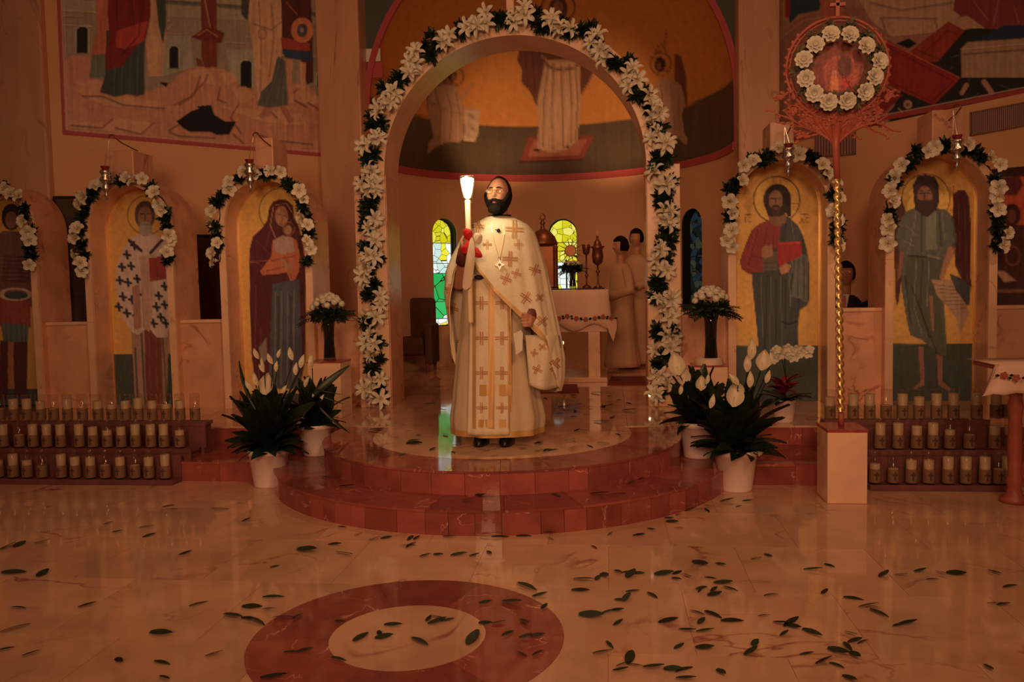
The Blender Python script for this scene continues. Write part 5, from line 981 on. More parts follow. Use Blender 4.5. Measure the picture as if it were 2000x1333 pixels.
# flowers on the altar and the two vases before the screen
def rose_geo(r):
    g = [ball((0, 0, 0), r*.62, 10, 7, (1, 1, .9), .08)]
    for ring, (n, rr, el) in enumerate(((5, .75, .55), (7, .95, .15))):
        for i in range(n): g.append(xf(petal(r*.75, r*.42, .1, 0, 5, 1, .3), Matrix.Rotation(2*PI*i/n+ring*.4, 4, 'Z')@Matrix.Translation((r*.25*ring, 0, -r*.4+ring*-.05*r))@Matrix.Rotation(-(1.15-.4*ring), 4, 'Y')))
    return join(*g)
ROSE = [mkmesh('white_rose', rose_geo(.036), M_PETAL, True) for _ in range(2)]; CARN = None
FERN = mkmesh('fern_frond', join(*[xf(bladelet(.045, .006, .2, 4), Matrix.Translation((.02+.018*i, 0, .01*i-.0009*i*i))@Matrix.Rotation(s*(1.0-.04*i), 4, 'Z')) for i in range(9) for s in (-1, 1)], tube([(0, 0, 0), (.1, 0, .045), (.19, 0, .03)], .002, 4)), M_GREEN)
def bouquet(px, py_top, py_mid, py_bot, Y, zbase, label, vlabel, seed, n=18, w_=.12, h_=.10, vase=True, vr=.045):
    rd = random.Random(seed); c = WY(px, py_mid, Y); b = thing('flower_bouquet', label, 'bouquet', (c[0], Y, c[2])); o0 = Vector((c[0], Y, c[2]))
    k = 0
    while k < n:
        u, v = rd.uniform(-1, 1), rd.uniform(0, 1); q = i_ = k; a = k*2.4; rr = math.sqrt((k+.5)/n); x, y = rr*math.cos(a)*w_, rr*math.sin(a)*w_*.85; z = h_*math.sqrt(max(0, 1-rr*rr*.9)); nrm = Vector((x/w_, y/w_, .5+z/h_*.6)); put('white_rose', rd.choice(ROSE), b, M=frame((x, y, z), nrm, s=rd.uniform(1.1, 1.35)*(w_/.125), roll=rd.uniform(0, 6))); k += 1
    for i in range(16): a = 2*PI*i/16+rd.uniform(-.2, .2); el = rd.uniform(-.6, .25); put('fern_frond', FERN, b, M=Matrix.Translation((w_*.45*math.cos(a), w_*.45*math.sin(a), -.03))@Matrix.Rotation(a, 4, 'Z')@Matrix.Rotation(-el, 4, 'Y')@Matrix.Rotation(rd.uniform(-.8, .8), 4, 'X')@Matrix.Scale(rd.uniform(.8, 1.1)*w_/.12, 4))
    for i in range(9): a = 2*PI*i/9; put('leaf_cluster', rd.choice(CLUMP), b, M=frame((w_*.75*math.cos(a), w_*.7*math.sin(a), -.01), (math.cos(a), math.sin(a), -.1), s=.85*w_/.12, roll=i))
    if vase:
        d = c[2]-zbase; part('stems', join(*[tube([(c[0]+.02*math.cos(a), Y+.02*math.sin(a), zbase+.03), (c[0]+.012*math.cos(a+2), Y+.012*math.sin(a+2), zbase+d*.5), (c[0]+.04*math.cos(a), Y+.04*math.sin(a), zbase+d+.01)], .0035, 5) for a in [2*PI*i/9 for i in range(9)]]), M_GREEN, b)
        v = thing('glass_vase', vlabel, 'vase', (c[0], Y, zbase)); part('vase_body', lathe([(.001, zbase+.001), (vr, zbase+.002), (vr*.98, zbase+.02), (vr*.8, zbase+d*.4), (vr*.9, zbase+d*.7), (vr*1.15, zbase+d*.93), (vr*1.12, zbase+d*.93), (vr*.86, zbase+d*.7), (vr*.76, zbase+d*.4), (vr*.9, zbase+.025), (.001, zbase+.02)], 20, (c[0], Y, 0), False), M_VGLASS, v, True)
        part('water', lathe([(.001, zbase+.022), (vr*.88, zbase+.025), (vr*.74, zbase+d*.4), (vr*.74, zbase+d*.45), (.001, zbase+d*.45)], 16, (c[0], Y, 0)), mat('vase_water', raw=(.05, .06, .04), rough=.1), v, True)
    return b
bouquet(1118, 500, 522, 560, 9.25, ZA, 'low bouquet of white roses with dark leaves on the altar', 'small dark glass vase holding the altar bouquet', 31, 9, .10, .06, True, .04)
# servers and the seated man
M_SROBE = mat('server_robe', raw=(.62, .40, .26), rough=.8, noise=.05)
HEADG = sheet(head_grid(40, 32)); 
def figure(label, hx, hz, Y, yaw, robe, foot, hair=True, w_=.17, tie=False, skin=M_SKIN, armf=.12):
    t = thing('person', label, 'person', (hx, Y, foot)); H_ = Matrix.Translation((hx, Y, hz))@Matrix.Rotation(yaw, 4, 'Z')
    bz = hz-.20; R_ = Matrix.Translation((hx, Y, 0))@Matrix.Rotation(yaw, 4, 'Z')
    b = part('body', join(xf(HEADG, H_), xf(join(ear(1), ear(-1)), H_), tube([(hx, Y+.02, hz-.05), (hx, Y+.02, hz-.22)], .055, 14), xf(loft([(bz-.02, -w_*.5, w_*.5, .08, .08, 0), (bz-.10, -w_, w_, .1, .1, 0), (bz-.5, -w_*.9, w_*.9, .1, .1, 0)], 24), R_),
                      *[xf(join(tube([(s*w_*.95, 0, bz-.08), (s*(w_+.06), .02, bz-.34), (s*w_*.55, -.24, bz-.42), (s*.05, -.30, bz-.40)], [.05, .042, .032, .026], 10), grip_hand((s*.03, -.32, bz-.39), .01, s, .8)), R_) for s in (-1, 1)]), skin, t); remesh(b, .008)
    part('hair', xf(region(lambda th, ph: max((abs(th)-1.15)/.2 if .118*math.sin(ph) > -.05 else -1, (.118*math.sin(ph)-.055)/.01), .015, 48, 36, .003), H_), M_HAIR, t, True)
    tb_ = [(bz-.01, -.075, .075, .075, .085, 0), (bz-.05, -w_*.8, w_*.8, .10, .11, 0), (bz-.12, -w_*1.08, w_*1.08, .125, .13, 0), (bz-.30, -w_*1.15, w_*1.15, .14, .14, 0), (bz-.55, -w_*1.1, w_*1.1, .15, .15, 0)]
    if foot < hz-1.0: tb_ += [(foot+.35, -w_*1.25, w_*1.25, .19, .18, 0), (foot+.04, -w_*1.5, w_*1.5, .23, .22, 0)]
    else: tb_ += [(foot, -w_*1.15, w_*1.15, .18, .16, 0)]
    part('robe' if not tie else 'jacket', xf(loft(interp_rows(tb_, 30), 60, foldf(.03, ((7, 0, 1), (12, 1, .7))), True), R_), robe, t, True)
    for s in (-1, 1): part('sleeve', xf(tube([(s*w_*.98, 0, bz-.08), (s*(w_+.07), .02, bz-.34), (s*w_*.62, -.22, bz-.42)], [.062, .07, .060], 14), R_), robe, t, True)
    if tie:
        part('shirt_front', xf(prism([(-.045, bz+.0), (.045, bz+.0), (.0, bz-.26)], -.155, -.13), R_), mat('white_cotton', raw=(.8, .76, .7), rough=.6), t); part('tie', xf(prism([(-.014, bz-.01), (.014, bz-.01), (.02, bz-.2), (0, bz-.24), (-.02, bz-.2)], -.17, -.155), R_), mat('pink_tie', raw=(.6, .12, .2), rough=.5), t)
        part('glasses', xf(join(*[tube([(s*.033+.02*math.cos(a), -.105, .01+.015*math.sin(a)) for a in [2*PI*i/12 for i in range(13)]], .0016, 4) for s in (-1, 1)]), H_), M_SILVER, t)
    return t
p = WY(1212, 482, 10.4); figure('shorter dark haired attendant in a pale robe standing right of the altar', p[0], p[2], 10.4, -1.15, M_SROBE, PZ, w_=.155)
p = WY(1243, 466, 10.9); figure('taller attendant in a pale robe behind the other, half hidden by the archway', p[0], p[2], 10.9, -.5, M_SROBE, PZ, w_=.17)
p = WY(1652, 536, 8.6); figure('person in a dark suit and pink tie seen over the low wall behind the pole', p[0], p[2], 8.6, -.35, M_BLACK, p[2]-1.0, w_=.16, tie=True)
# armchairs in the dark on the left
M_CHAIR = mat('dark_upholstery', raw=(.10, .045, .03), rough=.8, noise=.2)
def armchair(px, Y, label, wd=.46, yaw=0):
    x = WY(px, 700, Y)[0]; t = thing('armchair', label, 'armchair', (x, Y, PZ))
    part('seat', box(x-wd/2+.06, x+wd/2-.06, Y-.28, Y+.22, PZ+.22, PZ+.45, .03), M_CHAIR, t); part('backrest', box(x-wd/2, x+wd/2, Y+.16, Y+.30, PZ+.2, PZ+.95, .05), M_CHAIR, t)
    for s in (-1, 1):
        part('armrest', box(x+s*wd/2-.05, x+s*wd/2+.05, Y-.28, Y+.2, PZ+.1, PZ+.62, .03), M_CHAIR, t)
        for yy in (-.26, .2): part('leg', lathe([(.018, PZ), (.025, PZ+.12)], 8, (x+s*(wd/2-.02), Y+yy, 0)), M_WOOD, t)
armchair(812, 10.45, 'dark upholstered armchair left of the man under the coloured window'); armchair(928, 10.6, 'second dark armchair, hidden largely behind the man', .42)
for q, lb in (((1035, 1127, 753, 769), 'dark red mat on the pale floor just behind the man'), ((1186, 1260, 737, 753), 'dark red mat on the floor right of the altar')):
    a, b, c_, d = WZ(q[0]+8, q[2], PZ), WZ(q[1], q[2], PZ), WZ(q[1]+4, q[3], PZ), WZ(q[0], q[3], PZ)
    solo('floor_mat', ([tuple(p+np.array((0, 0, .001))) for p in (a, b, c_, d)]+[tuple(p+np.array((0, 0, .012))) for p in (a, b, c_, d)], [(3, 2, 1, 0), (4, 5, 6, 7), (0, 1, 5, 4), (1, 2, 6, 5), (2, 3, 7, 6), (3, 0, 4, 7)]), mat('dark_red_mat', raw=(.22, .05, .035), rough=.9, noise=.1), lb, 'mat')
x = WY(1100, 680, 9.9)[0]; vt = thing('votive_light', 'tiny lit votive light in the shade under the altar', 'candle', (x, 9.9, PZ)); part('stand', lathe([(.06, PZ), (.02, PZ+.02), (.015, WY(1100, 678, 9.9)[2])], 10, (x, 9.9, 0)), M_BRASS, vt); part('flame_glow', ball((x, 9.9, WY(1100, 670, 9.9)[2]), .012, 8, 6, (1, 1, 1.8)), mat('small_flame', raw=(1, .8, .5), emit=(1, .6, .3), estr=1.5), vt)
x = WY(1207, 700, 10.0)[0]; solo('shoe_pair', join(loft([(PZ+.001, x-.2, x+.25, .1, .12, 10.3), (PZ+.05, x-.18, x+.22, .08, .1, 10.3)], 20)), M_BLACK, 'dark low bundle on the floor beside the attendants', 'bundle') if False else None

# ================================================================== IN FRONT OF THE SCREEN
M_REDTOP = marble('red_top_marble', (92, 26, 16), (130, 60, 40), .2, 4, tint=.02)
def plinth(x0, x1, y0, y1, z0, z1, label):
    t = thing('marble_plinth', label, 'plinth', ((x0+x1)/2, (y0+y1)/2, z0)); part('plinth_body', box(x0, x1, y0, y1, z0, z1-.012, .004), M_PALE, t); part('top_plate', box(x0-.004, x1+.004, y0-.004, y1+.004, z1-.012, z1, .002), M_REDTOP, t); return t
pL, pR = WY(640, 705, 6.6), WY(1385, 705, 6.6)
plinth(pL[0]-.14, pL[0]+.14, 6.5, 6.78, PZ, pL[2], 'marble plinth under the bouquet left of the archway'); plinth(pR[0]-.13, pR[0]+.13, 6.5, 6.78, PZ, pR[2]-.03, 'marble plinth under the bouquet right of the archway, topped by a ruffled cloth')
bouquet(641, 572, 612, 700, 6.62, pL[2]+.001, 'round bouquet of white roses with ferns left of the archway', 'dark glass vase on the left plinth', 3, 26, .125, .15, True, .052)
bouquet(1388, 562, 600, 696, 6.62, pR[2]-.02, 'round bouquet of white roses with ferns right of the archway', 'dark glass vase on the right plinth', 9, 26, .13, .15, True, .055)
rf = []
for j in range(8):
    t = j/7; rf.append([(pR[0]+(.105+.035*t+.012*t*math.sin(i*1.9))*math.cos(2*PI*i/40), 6.64+(.10+.035*t+.012*t*math.cos(i*1.9))*math.sin(2*PI*i/40), pR[2]-.026+.05*(1-t)*(1-t)-.19*t+.02*t*math.sin(i*1.1)) for i in range(40)])
V_, F_ = [p for r_ in rf for p in r_], grid_faces(8, 40, True); solo('ruffled_cloth', (V_, F_), mat('pale_satin', raw=(.75, .55, .42), rough=.5), 'ruffled pale cloth wrapped over the plinth under the right bouquet', 'cloth', smooth=True, sol=.005)

# ---- peace lilies in white pots
PL = [mkmesh('leaf', bladelet(1.0, .19+.03*k, .18+.20*k, 9), M_GREEN, True) for k in range(3)]
M_SPATHE = mat('spathe_white', raw=(.66, .58, .44), rough=.5); M_BUD = mat('spathe_greenish', raw=(.50, .52, .28), rough=.5)
def spathe_geo(L, W):
    V = []
    for i in range(10): t = i/9; wd = W*math.sin(PI*max(.02, t)**.72)**.9+.001; V += [(L*t, wd*j/2, L*.10*math.sin(PI*t)-.15*L*t*t+(j/2)**2*W*.8) for j in range(-2, 3)]
    return V, grid_faces(10, 5)
SPATH = mkmesh('spathe', spathe_geo(.12, .040), M_SPATHE, True); SPATH2 = mkmesh('spathe', spathe_geo(.105, .020), M_SPATHE, True); SPADIX = mkmesh('spadix', tube([(.01, 0, .008), (.045, 0, .022)], [.004, .003], 7), M_SPATHE)
def pot(x, y, z, r, h, t, mt=None):
    return part('pot', lathe([(.001, z), (r*.74, z), (r*.76, z+.01), (r*.97, z+h*.86), (r*1.04, z+h*.87), (r*1.05, z+h), (r*.97, z+h), (r*.93, z+h*.88), (.001, z+h*.84)], 32, (x, y, 0)), mt or M_WHITEPOT, t, True)
def peace_lily(px, pz, zfloor, r, h, label, seed, nl, spread, height, spathes, big=()):
    rd = random.Random(seed); c = WZ(px, pz, zfloor); x, y = c[0], c[1]+r*.75
    t = thing('potted_peace_lily', label, 'potted plant', (x, y, zfloor)); pot(x, y, zfloor, r, h, t)
    part('soil', lathe([(.001, zfloor+h*.86), (r*.92, zfloor+h*.86), (r*.92, zfloor+h*.9), (.001, zfloor+h*.9)], 16, (x, y, 0)), M_DARK, t)
    for i in range(nl):
        a = 2.399*i+rd.uniform(-.3, .3); f = i/nl; el = 1.45-1.2*f+rd.uniform(-.12, .12); L = height*(rd.uniform(.55, .80) if f < .5 else rd.uniform(.42, .60)*spread/.3)
        put('leaf', PL[min(2, int(f*3))], t, M=Matrix.Translation((r*.3*math.cos(a), r*.3*math.sin(a), h*.9+.18*(1-f)*height))@Matrix.Rotation(a, 4, 'Z')@Matrix.Rotation(-el, 4, 'Y')@Matrix.Rotation(rd.uniform(-.7, .7), 4, 'X')@Matrix.Diagonal((L, L*rd.uniform(.8, 1.15), L, 1)))
    for (bx, by, dx, dy, L) in big:
        p0, p1 = Vector(WY(bx, by, y-.12)), Vector(WY(dx, dy, y-.14)); d = p1-p0; put('leaf', PL[2], t, M=Matrix.Translation(p0-Vector((x, y, zfloor)))@Matrix(((d.x, 0, 0, 0), (d.y, 0, -d.length, 0), (d.z, d.length*1.25*L, 0, 0), (0, 0, 0, 1))) if False else Matrix.Translation(p0-Vector((x, y, zfloor)))@frame((0, 0, 0), (0, -1, .1), tuple(d.cross(Vector((0, -1, .1)))*-1), s=1)@Matrix.Rotation(0, 4, 'Z')@Matrix.Diagonal((d.length, d.length*L*1.6, d.length*.7, 1)))
    for k, (sx, sy, rot, sc, kind) in enumerate(spathes):
        yy = y-.10-rd.uniform(0, .10); q = Vector(WY(sx, sy, yy))-Vector((x, y, zfloor)); up = Vector((math.sin(rot), 0, math.cos(rot)))
        s0 = q-up*.055*sc; M_ = frame(s0, (rd.uniform(-.25, .25), -1, .15), tuple(Vector((-up.z, 0, up.x))*-1), s=sc); me = SPATH if kind == 0 else SPATH2
        # +x of the petal must run up the stalk
        z_ = Vector((rd.uniform(-.2, .2), -1, .2)).normalized(); x_ = (up-z_*up.dot(z_)).normalized(); y_ = z_.cross(x_); M_ = Matrix(((x_.x*sc, y_.x*sc, z_.x*sc, s0.x), (x_.y*sc, y_.y*sc, z_.y*sc, s0.y), (x_.z*sc, y_.z*sc, z_.z*sc, s0.z), (0, 0, 0, 1)))
        sp_ = put('spathe', me, t, M=M_); put('spadix', SPADIX, sp_)
        w0 = s0+Vector((x, y, zfloor)); part('stalk', tube([(x, y, zfloor+h*.8), ((x+w0.x)/2, (y+w0.y)/2-.01, (zfloor+h+w0.z)/2+.02), tuple(w0)], .0035, 5), M_GREEN, t)
    return t
peace_lily(515, 955, 0, .136, .255, 'large peace lily in a white pot on the floor left of the steps', 4, 78, .24, .50, [(521, 752, .1, 1.25, 0), (527, 700, -.5, .8, 1), (512, 712, -.3, 1, 1), (486, 752, -.7, .9, 1), (499, 740, -.4, .9, 1), (540, 715, 0, .7, 1), (530, 815, .2, .8, 1), (555, 760, .5, .6, 1), (500, 690, -.5, .8, 1), (545, 690, .2, .6, 1), (568, 690, -.3, .9, 1), (590, 705, .2, .9, 1), (578, 720, 0, .8, 1)], [(500, 800, 447, 705, .10), (495, 790, 437, 780, .08)])
peace_lily(609, 893, S, .118, .225, 'smaller peace lily in a white pot on the lower step left of the archway', 12, 48, .24, .40, [(608, 705, -.1, 1.0, 1), (600, 745, .3, .8, 1), (614, 770, .2, .6, 1), (628, 778, .5, .6, 1)], [(610, 775, 670, 715, .20), (620, 790, 676, 848, .09), (620, 770, 665, 790, .07), (615, 760, 662, 772, .06)])
peace_lily(1442, 964, 0, .134, .262, 'large peace lily in a white pot on the floor right of the steps', 8, 84, .26, .50, [(1434, 772, .15, 1.35, 0), (1391, 783, .3, .9, 1), (1460, 708, .05, 1.1, 1), (1468, 680, .1, 1.3, 1), (1490, 705, .2, 1.1, 0), (1465, 740, .1, 1.0, 1), (1443, 755, -.7, .9, 1), (1500, 735, .3, .8, 1), (1432, 740, -.6, .9, 1), (1505, 700, .1, .8, 1), (1487, 880, .4, .7, 1)], [(1480, 800, 1540, 775, .10), (1485, 830, 1535, 820, .08)])
peace_lily(1366, 898, S, .124, .245, 'peace lily in a white pot on the lower step behind the larger one', 15, 56, .25, .44, [(1322, 712, -.25, 1.35, 0), (1332, 735, -.1, 1.2, 0), (1368, 750, .2, .9, 0), (1330, 760, .2, .7, 1), (1382, 740, .3, .7, 1)], [(1345, 780, 1330, 690, .12)])
c = WZ(1536, 828, PZ); c[1] += .08; oc = thing('orchid_arrangement', 'white orchid sprays with red leaves in a white pot beside the teacher niche', 'potted plant', (c[0], c[1], PZ)); pot(c[0], c[1], PZ, .085, .17, oc)
rd = random.Random(2); M_REDLEAF = mat('red_bract', raw=(.28, .03, .03), rough=.6); RB = mkmesh('red_leaf', bladelet(.10, .028, .3, 6), M_REDLEAF, True)
for i in range(26): a = 2.4*i; put('red_leaf', RB, oc, M=Matrix.Translation((0, 0, .20+.10*rd.random()))@Matrix.Rotation(a, 4, 'Z')@Matrix.Translation((.02, 0, 0))@Matrix.Rotation(-rd.uniform(.0, .8), 4, 'Y')@Matrix.Scale(rd.uniform(.9, 1.25), 4))
for i in range(14): a = 2.4*i; put('leaf', PL[1], oc, M=Matrix.Translation((0, 0, .15))@Matrix.Rotation(a, 4, 'Z')@Matrix.Rotation(-rd.uniform(.1, .6), 4, 'Y')@Matrix.Scale(.2, 4))
for pts in ([(1536, 745), (1532, 700), (1545, 685), (1582, 692)], [(1536, 745), (1528, 705), (1522, 690), (1505, 695)]):
    W_ = [WY(x, y, c[1]-.05) for x, y in pts]; part('flower_stem', tube(W_, .003, 5), M_GREEN, oc)
for x, y in ((1524, 694), (1530, 683), (1540, 680), (1548, 688), (1556, 682), (1563, 690), (1570, 684), (1578, 692), (1536, 694), (1552, 698), (1508, 690), (1516, 684), (1582, 684), (1544, 700), (1512, 702)):
    q = Vector(WY(x, y, c[1]-.07))-Vector((c[0], c[1], PZ)); put('orchid_bloom', BROAD[rd.randrange(2)], oc, M=frame(q, (rd.uniform(-.5, .5), -1, rd.uniform(-.2, .4)), s=.62, roll=rd.uniform(0, 6)))

# ---- votive candle racks
M_JAR = M_GLASS; M_WAX = mat('candle_wax_white', raw=(.62, .46, .31), rough=.5); M_LABEL = mat('candle_label', raw=(.24, .13, .075), rough=.7); M_XP = mat('print_brown', raw=(.10, .04, .03), rough=.7)
JR, JH = .036, .205
J_GL = mkmesh('glass_jar', lathe([(.001, .001), (JR, .002), (JR, JH-.004), (JR*.98, JH), (JR*.95, JH-.003)], 12, cap=False), M_JAR, True)
J_LB = mkmesh('paper_label', lathe([(JR+.0008, .012), (JR+.0008, .098)], 12, cap=False), M_LABEL, True)
def crossmark():
    g = []
    for h0, h1, a0, a1 in ((.028, .082, -.14, .14), (.058, .068, -.42, .42)):
        V = []; 
        for k in range(5): a = -PI/2+a0+(a1-a0)*k/4; V += [((JR+.0018)*math.cos(a), (JR+.0018)*math.sin(a), h0), ((JR+.0018)*math.cos(a), (JR+.0018)*math.sin(a), h1)]
        g.append((V, [(2*k, 2*k+2, 2*k+3, 2*k+1) for k in range(4)]))
    return join(*g)
J_XP = mkmesh('printed_cross', crossmark(), M_XP)
J_WX = [mkmesh('wax', lathe([(.001, .01), (JR*.86, .01), (JR*.86, h), (JR*.4, h-.002), (.001, h-.004)], 12), M_WAX, True) for h in (.175, .155, .13, .10)]
ORD = 'first second third fourth fifth sixth seventh eighth ninth tenth eleventh twelfth thirteenth fourteenth fifteenth sixteenth'.split()
RACKS = {}
def rack(label, x0, x1, key, tiers):
    t = thing('votive_rack', label, 'candle rack', ((x0+x1)/2, 5.3, 0)); RACKS[key] = t
    for k, (y0, y1, z) in enumerate(tiers):
        e = .0
        part('shelf', box(x0, x1, y0, y1, z-.03, z, .003), M_WOOD, t); part('front_board', box(x0, x1, y1-.012, y1, z, z+.17), M_WOOD, t)
        part('rail', box(x0, x1, y0-.006, y0, z-.034, z+.012, .002), M_WOOD, t)
    return t
TZ = (.030, .213, .378); TY = (5.36, 5.55, 5.74)
def tiers(ext): return [(TY[k]-.055, TY[k]+.055, TZ[k]) for k in range(3)]
xL = [WY(x, 900, TY[k])[0] for k, x in enumerate((345, 382, 412))]; xR = [WY(x, 900, TY[k])[0] for k, x in enumerate((1694, 1690, 1606))]
for side, lab, xs, far in (('left', 'three-tier wooden candle rack full of glass votives on the left', xL, -4.2), ('right', 'three-tier wooden candle rack with votives behind the marble pole block', xR, 3.25)):
    t = thing('votive_rack', lab, 'candle rack', (xs[0]+(-.8 if side == 'left' else .4), 5.36, 0)); RACKS[side] = t
    for k in range(3):
        a, b = sorted((xs[k], far)); y0, y1, z = TY[k]-.06, TY[k]+.06, TZ[k]; zlo = 0 if k == 0 else S
        part('shelf', box(a, b, y0, y1, z-.025, z, .003), M_WOOD, t); part('front_board', box(a, b, y0-.008, y0, z-.028, z+.008, .002), M_WOOD, t)
        if k: part('riser_board', box(a, b, y0-.004, y0+.008, max(zlo, TZ[k-1]-.02), z-.025), M_WOOD, t)
        if k == 0: part('back_board', box(a, b, y1+.001, y1+.005, 0.001, TZ[1]-.026), M_WOOD, t)
        for xx in (a+.01, b-.03): part('end_board', box(xx-.012, xx+.012, y0, y1, zlo+.0005, z-.02), M_WOOD, t)
        for gx in np.arange(a+.06, b, .107): part('divider', box(gx-.004, gx+.004, y0+.004, y0+.012, z, z+.05), M_WOOD, t) if False else None
def votive(px, tier, side, hk, ordn, empty=False):
    x = WY(px, 900, TY[tier])[0]; tn = ('bottom', 'middle', 'top')[tier]
    lab = '%s glass votive candle from the %s end of the %s shelf, %s rack' % (ORD[ordn], 'right' if side == 'left' else 'left', tn, side)
    t = thing('votive_candle', lab, 'candle', (x, TY[tier], TZ[tier]), 'votives on the %s candle rack' % side)
    put('glass_jar', J_GL, t); lb = put('paper_label', J_LB, t); put('printed_cross', J_XP, lb)
    if not empty: put('wax', J_WX[hk], t)
LB_ = [-4, 25, 52, 81, 119, 146, 176, 205, 234, 263, 290, 322]; LM_ = [-18, 9, 40, 67, 94, 121, 157, 184, 212, 239, 267, 297, 322, 353]; LT_ = [-22, 5, 32, 58, 85, 110, 137, 166, 196, 223, 250, 275, 302, 329, 356, 385]
RB_ = [1709, 1745, 1780, 1814, 1852, 1887, 1924, 1951, 1968]; RM_ = [1719, 1754, 1790, 1822, 1855, 1893, 1942, 1972]; RT_ = [1621, 1666, 1698, 1730, 1762, 1794, 1828, 1861, 1906, 1944, 1968]
rd = random.Random(21)
for side, sets in (('left', (LB_, LM_, LT_)), ('right', (RB_, RM_, RT_))):
    for tr, xs in enumerate(sets):
        seq = xs[::-1] if side == 'left' else xs
        for o_, px in enumerate(seq): votive(px, tr, side, rd.choice((0, 0, 1, 1, 2, 3)) if not (side == 'right' and tr == 0) else (2, 3, 1, 1, 0, 0, 0, 3, 0)[o_], o_, side == 'left' and tr == 0 and o_ == 8)

# ---- wreathed processional fan on its block
bf = [WY(1616, 985, 4.97)[0], WY(1694, 985, 4.97)[0]]; bt = .445
blk = thing('pole_block', 'square marble block with a red top holding the twisted pole', 'block', ((bf[0]+bf[1])/2, 5.09, 0)); part('block_body', box(bf[0], bf[1], 4.97, 5.22, .001, bt-.02, .004), M_PALE, blk); part('top_plate', box(bf[0]-.003, bf[1]+.003, 4.967, 5.223, bt-.02, bt, .002), M_REDTOP, blk)
FY = 5.09; pb, pt, pn, pcn = [Vector(WY(x, y, FY)) for x, y in ((1643, 832), (1635, 350), (1632, 285), (1635, 132))]
pb.z = bt+.001
ff = thing('processional_fan', 'tall twisted gold pole with a carved red wooden round icon holder on top', 'processional fan', tuple(pb))
n = 220; V = []; m_ = 10
for i in range(n+1):
    t = i/n; c = pb.lerp(pt, t)
    for k in range(m_): a = 2*PI*k/m_; r_ = .0180+.0062*math.cos(2*a+t*PI*2*28); V.append((c.x+r_*math.cos(a), c.y+r_*math.sin(a), c.z))
g_ = ([tuple(v) for v in V], grid_faces(n+1, m_, True)); V0 = [v for v in g_[0]]
k0 = int(n*.06)*m_; part('pole_foot', tube([pb, pb.lerp(pt, .055)], .017, 12), M_WOODRED, ff, True)
part('twisted_pole', (V[k0:], grid_faces(n+1-int(n*.06), m_, True)), M_GOLD, ff, True); part('pole_neck', tube([pt, pn, pn.lerp(pcn, .25)], [.017, .021, .03], 12), M_WOODRED, ff, True)
rad = (WY(1735, 132, FY)[0]-WY(1535, 132, FY)[0])/2; Rw = rad*.72
def ringpt(a, r, dy=0): return Vector((pcn.x+r*math.cos(a), FY+dy, pcn.z+r*math.sin(a)))
for r_, w_ in ((rad*1.0, .010), (rad*.93, .007)): part('hoop', tube([ringpt(-PI*1.0+2*PI*i/60, r_) for i in range(61)], w_, 6), M_WOODRED, ff, True)
part('backing_disc', xf(lathe([(.001, -.008), (rad*.52, -.008), (rad*.52, .006), (.001, .006)], 40), Matrix.Translation((pcn.x, FY+.01, pcn.z))@Matrix.Rotation(PI/2, 4, 'X')), M_WOODRED, ff)
cvm = Canvas(1570, 70, 1700, 200, (84, 30, 18), 0, 2.); cvm.poly([(1608, 130), (1625, 110), (1662, 108), (1680, 140), (1672, 175), (1612, 178)], (104, 38, 22)); cvm.poly([(1620, 178), (1624, 148), (1634, 146), (1640, 178)], (170, 78, 40)); cvm.ell(1630, 142, 5, 6, (120, 60, 36)); cvm.poly([(1642, 178), (1644, 152), (1658, 158), (1662, 178)], (122, 28, 22)); cvm.ell(1650, 130, 14, 22, (66, 26, 16)).mottle(.15, 4)
Vm = [(pcn.x, FY-.0, pcn.z)]; nn = 14; gr = [[tuple(ringpt(2*PI*i/48, .002+rad*.50*j/nn, -.0)) for i in range(49)] for j in range(nn+1)]; paint_mesh('round_icon', *sheet(gr), cvm, M_ICON, ff)
rd = random.Random(44)
def twig(p0, a, L, w_, depth, out):
    pts = [p0]; p = p0.copy(); aa = a
    for i in range(4): aa += rd.uniform(-.35, .35); p = p+Vector((math.cos(aa), rd.uniform(-.1, .1), math.sin(aa)))*L/4; pts.append(p.copy())
    out.append(tube(pts, [w_, w_*.9, w_*.75, w_*.6, w_*.4], 5))
    for i in (1, 2, 3, 4): out.append(ball(pts[i]+Vector((rd.uniform(-.01, .01), 0, rd.uniform(-.01, .01))), .010, 6, 4, (1.3, .5, .8)))
    if depth:
        for i in (2, 3): 
            for sgn in (-1, 1): twig(pts[i], aa+sgn*rd.uniform(.4, .8), L*.5, w_*.6, depth-1, out)
for k in range(13):
    f = (k-6)/6; out = []; base = Vector(WY(1632+f*9, 284-abs(f)*10, FY)); twig(base, PI/2-f*1.02, .185+.15*abs(f)**1.4, .011, 1, out)
    d_ = .06+.02*abs(f); twig(base+Vector((math.sin(f*1.02), 0, math.cos(f*1.02)))*d_, PI/2-f*1.3+.3, .12, .007, 1, out); part('carved_branch', join(*out), M_WOODRED, ff)
for k in range(8):
    a = -PI/2+(k-3.5)*.32; out = []; twig(ringpt(a, rad*1.02), a, .07, .008, 1, out); part('carved_branch', join(*out), M_WOODRED, ff)
out = []
for k in range(30): a = -PI/2+(k-14.5)*.16; out.append(tube([ringpt(a, rad*.93), ringpt(a+.09, rad*.97), ringpt(a+.05, rad*1.03)], [.006, .005, .006], 5)); out.append(ball(ringpt(a+.02, rad*1.03), .011, 6, 4, (1, .5, 1)))
part('carved_rim', join(*out), M_WOODRED, ff); tp = ringpt(PI/2, rad*1.0); part('top_cross', join(box(tp.x-.012, tp.x+.012, FY-.012, FY+.012, tp.z, tp.z+.12, .003), box(tp.x-.045, tp.x+.045, FY-.012, FY+.012, tp.z+.06, tp.z+.082, .003)), M_WOODRED, ff)
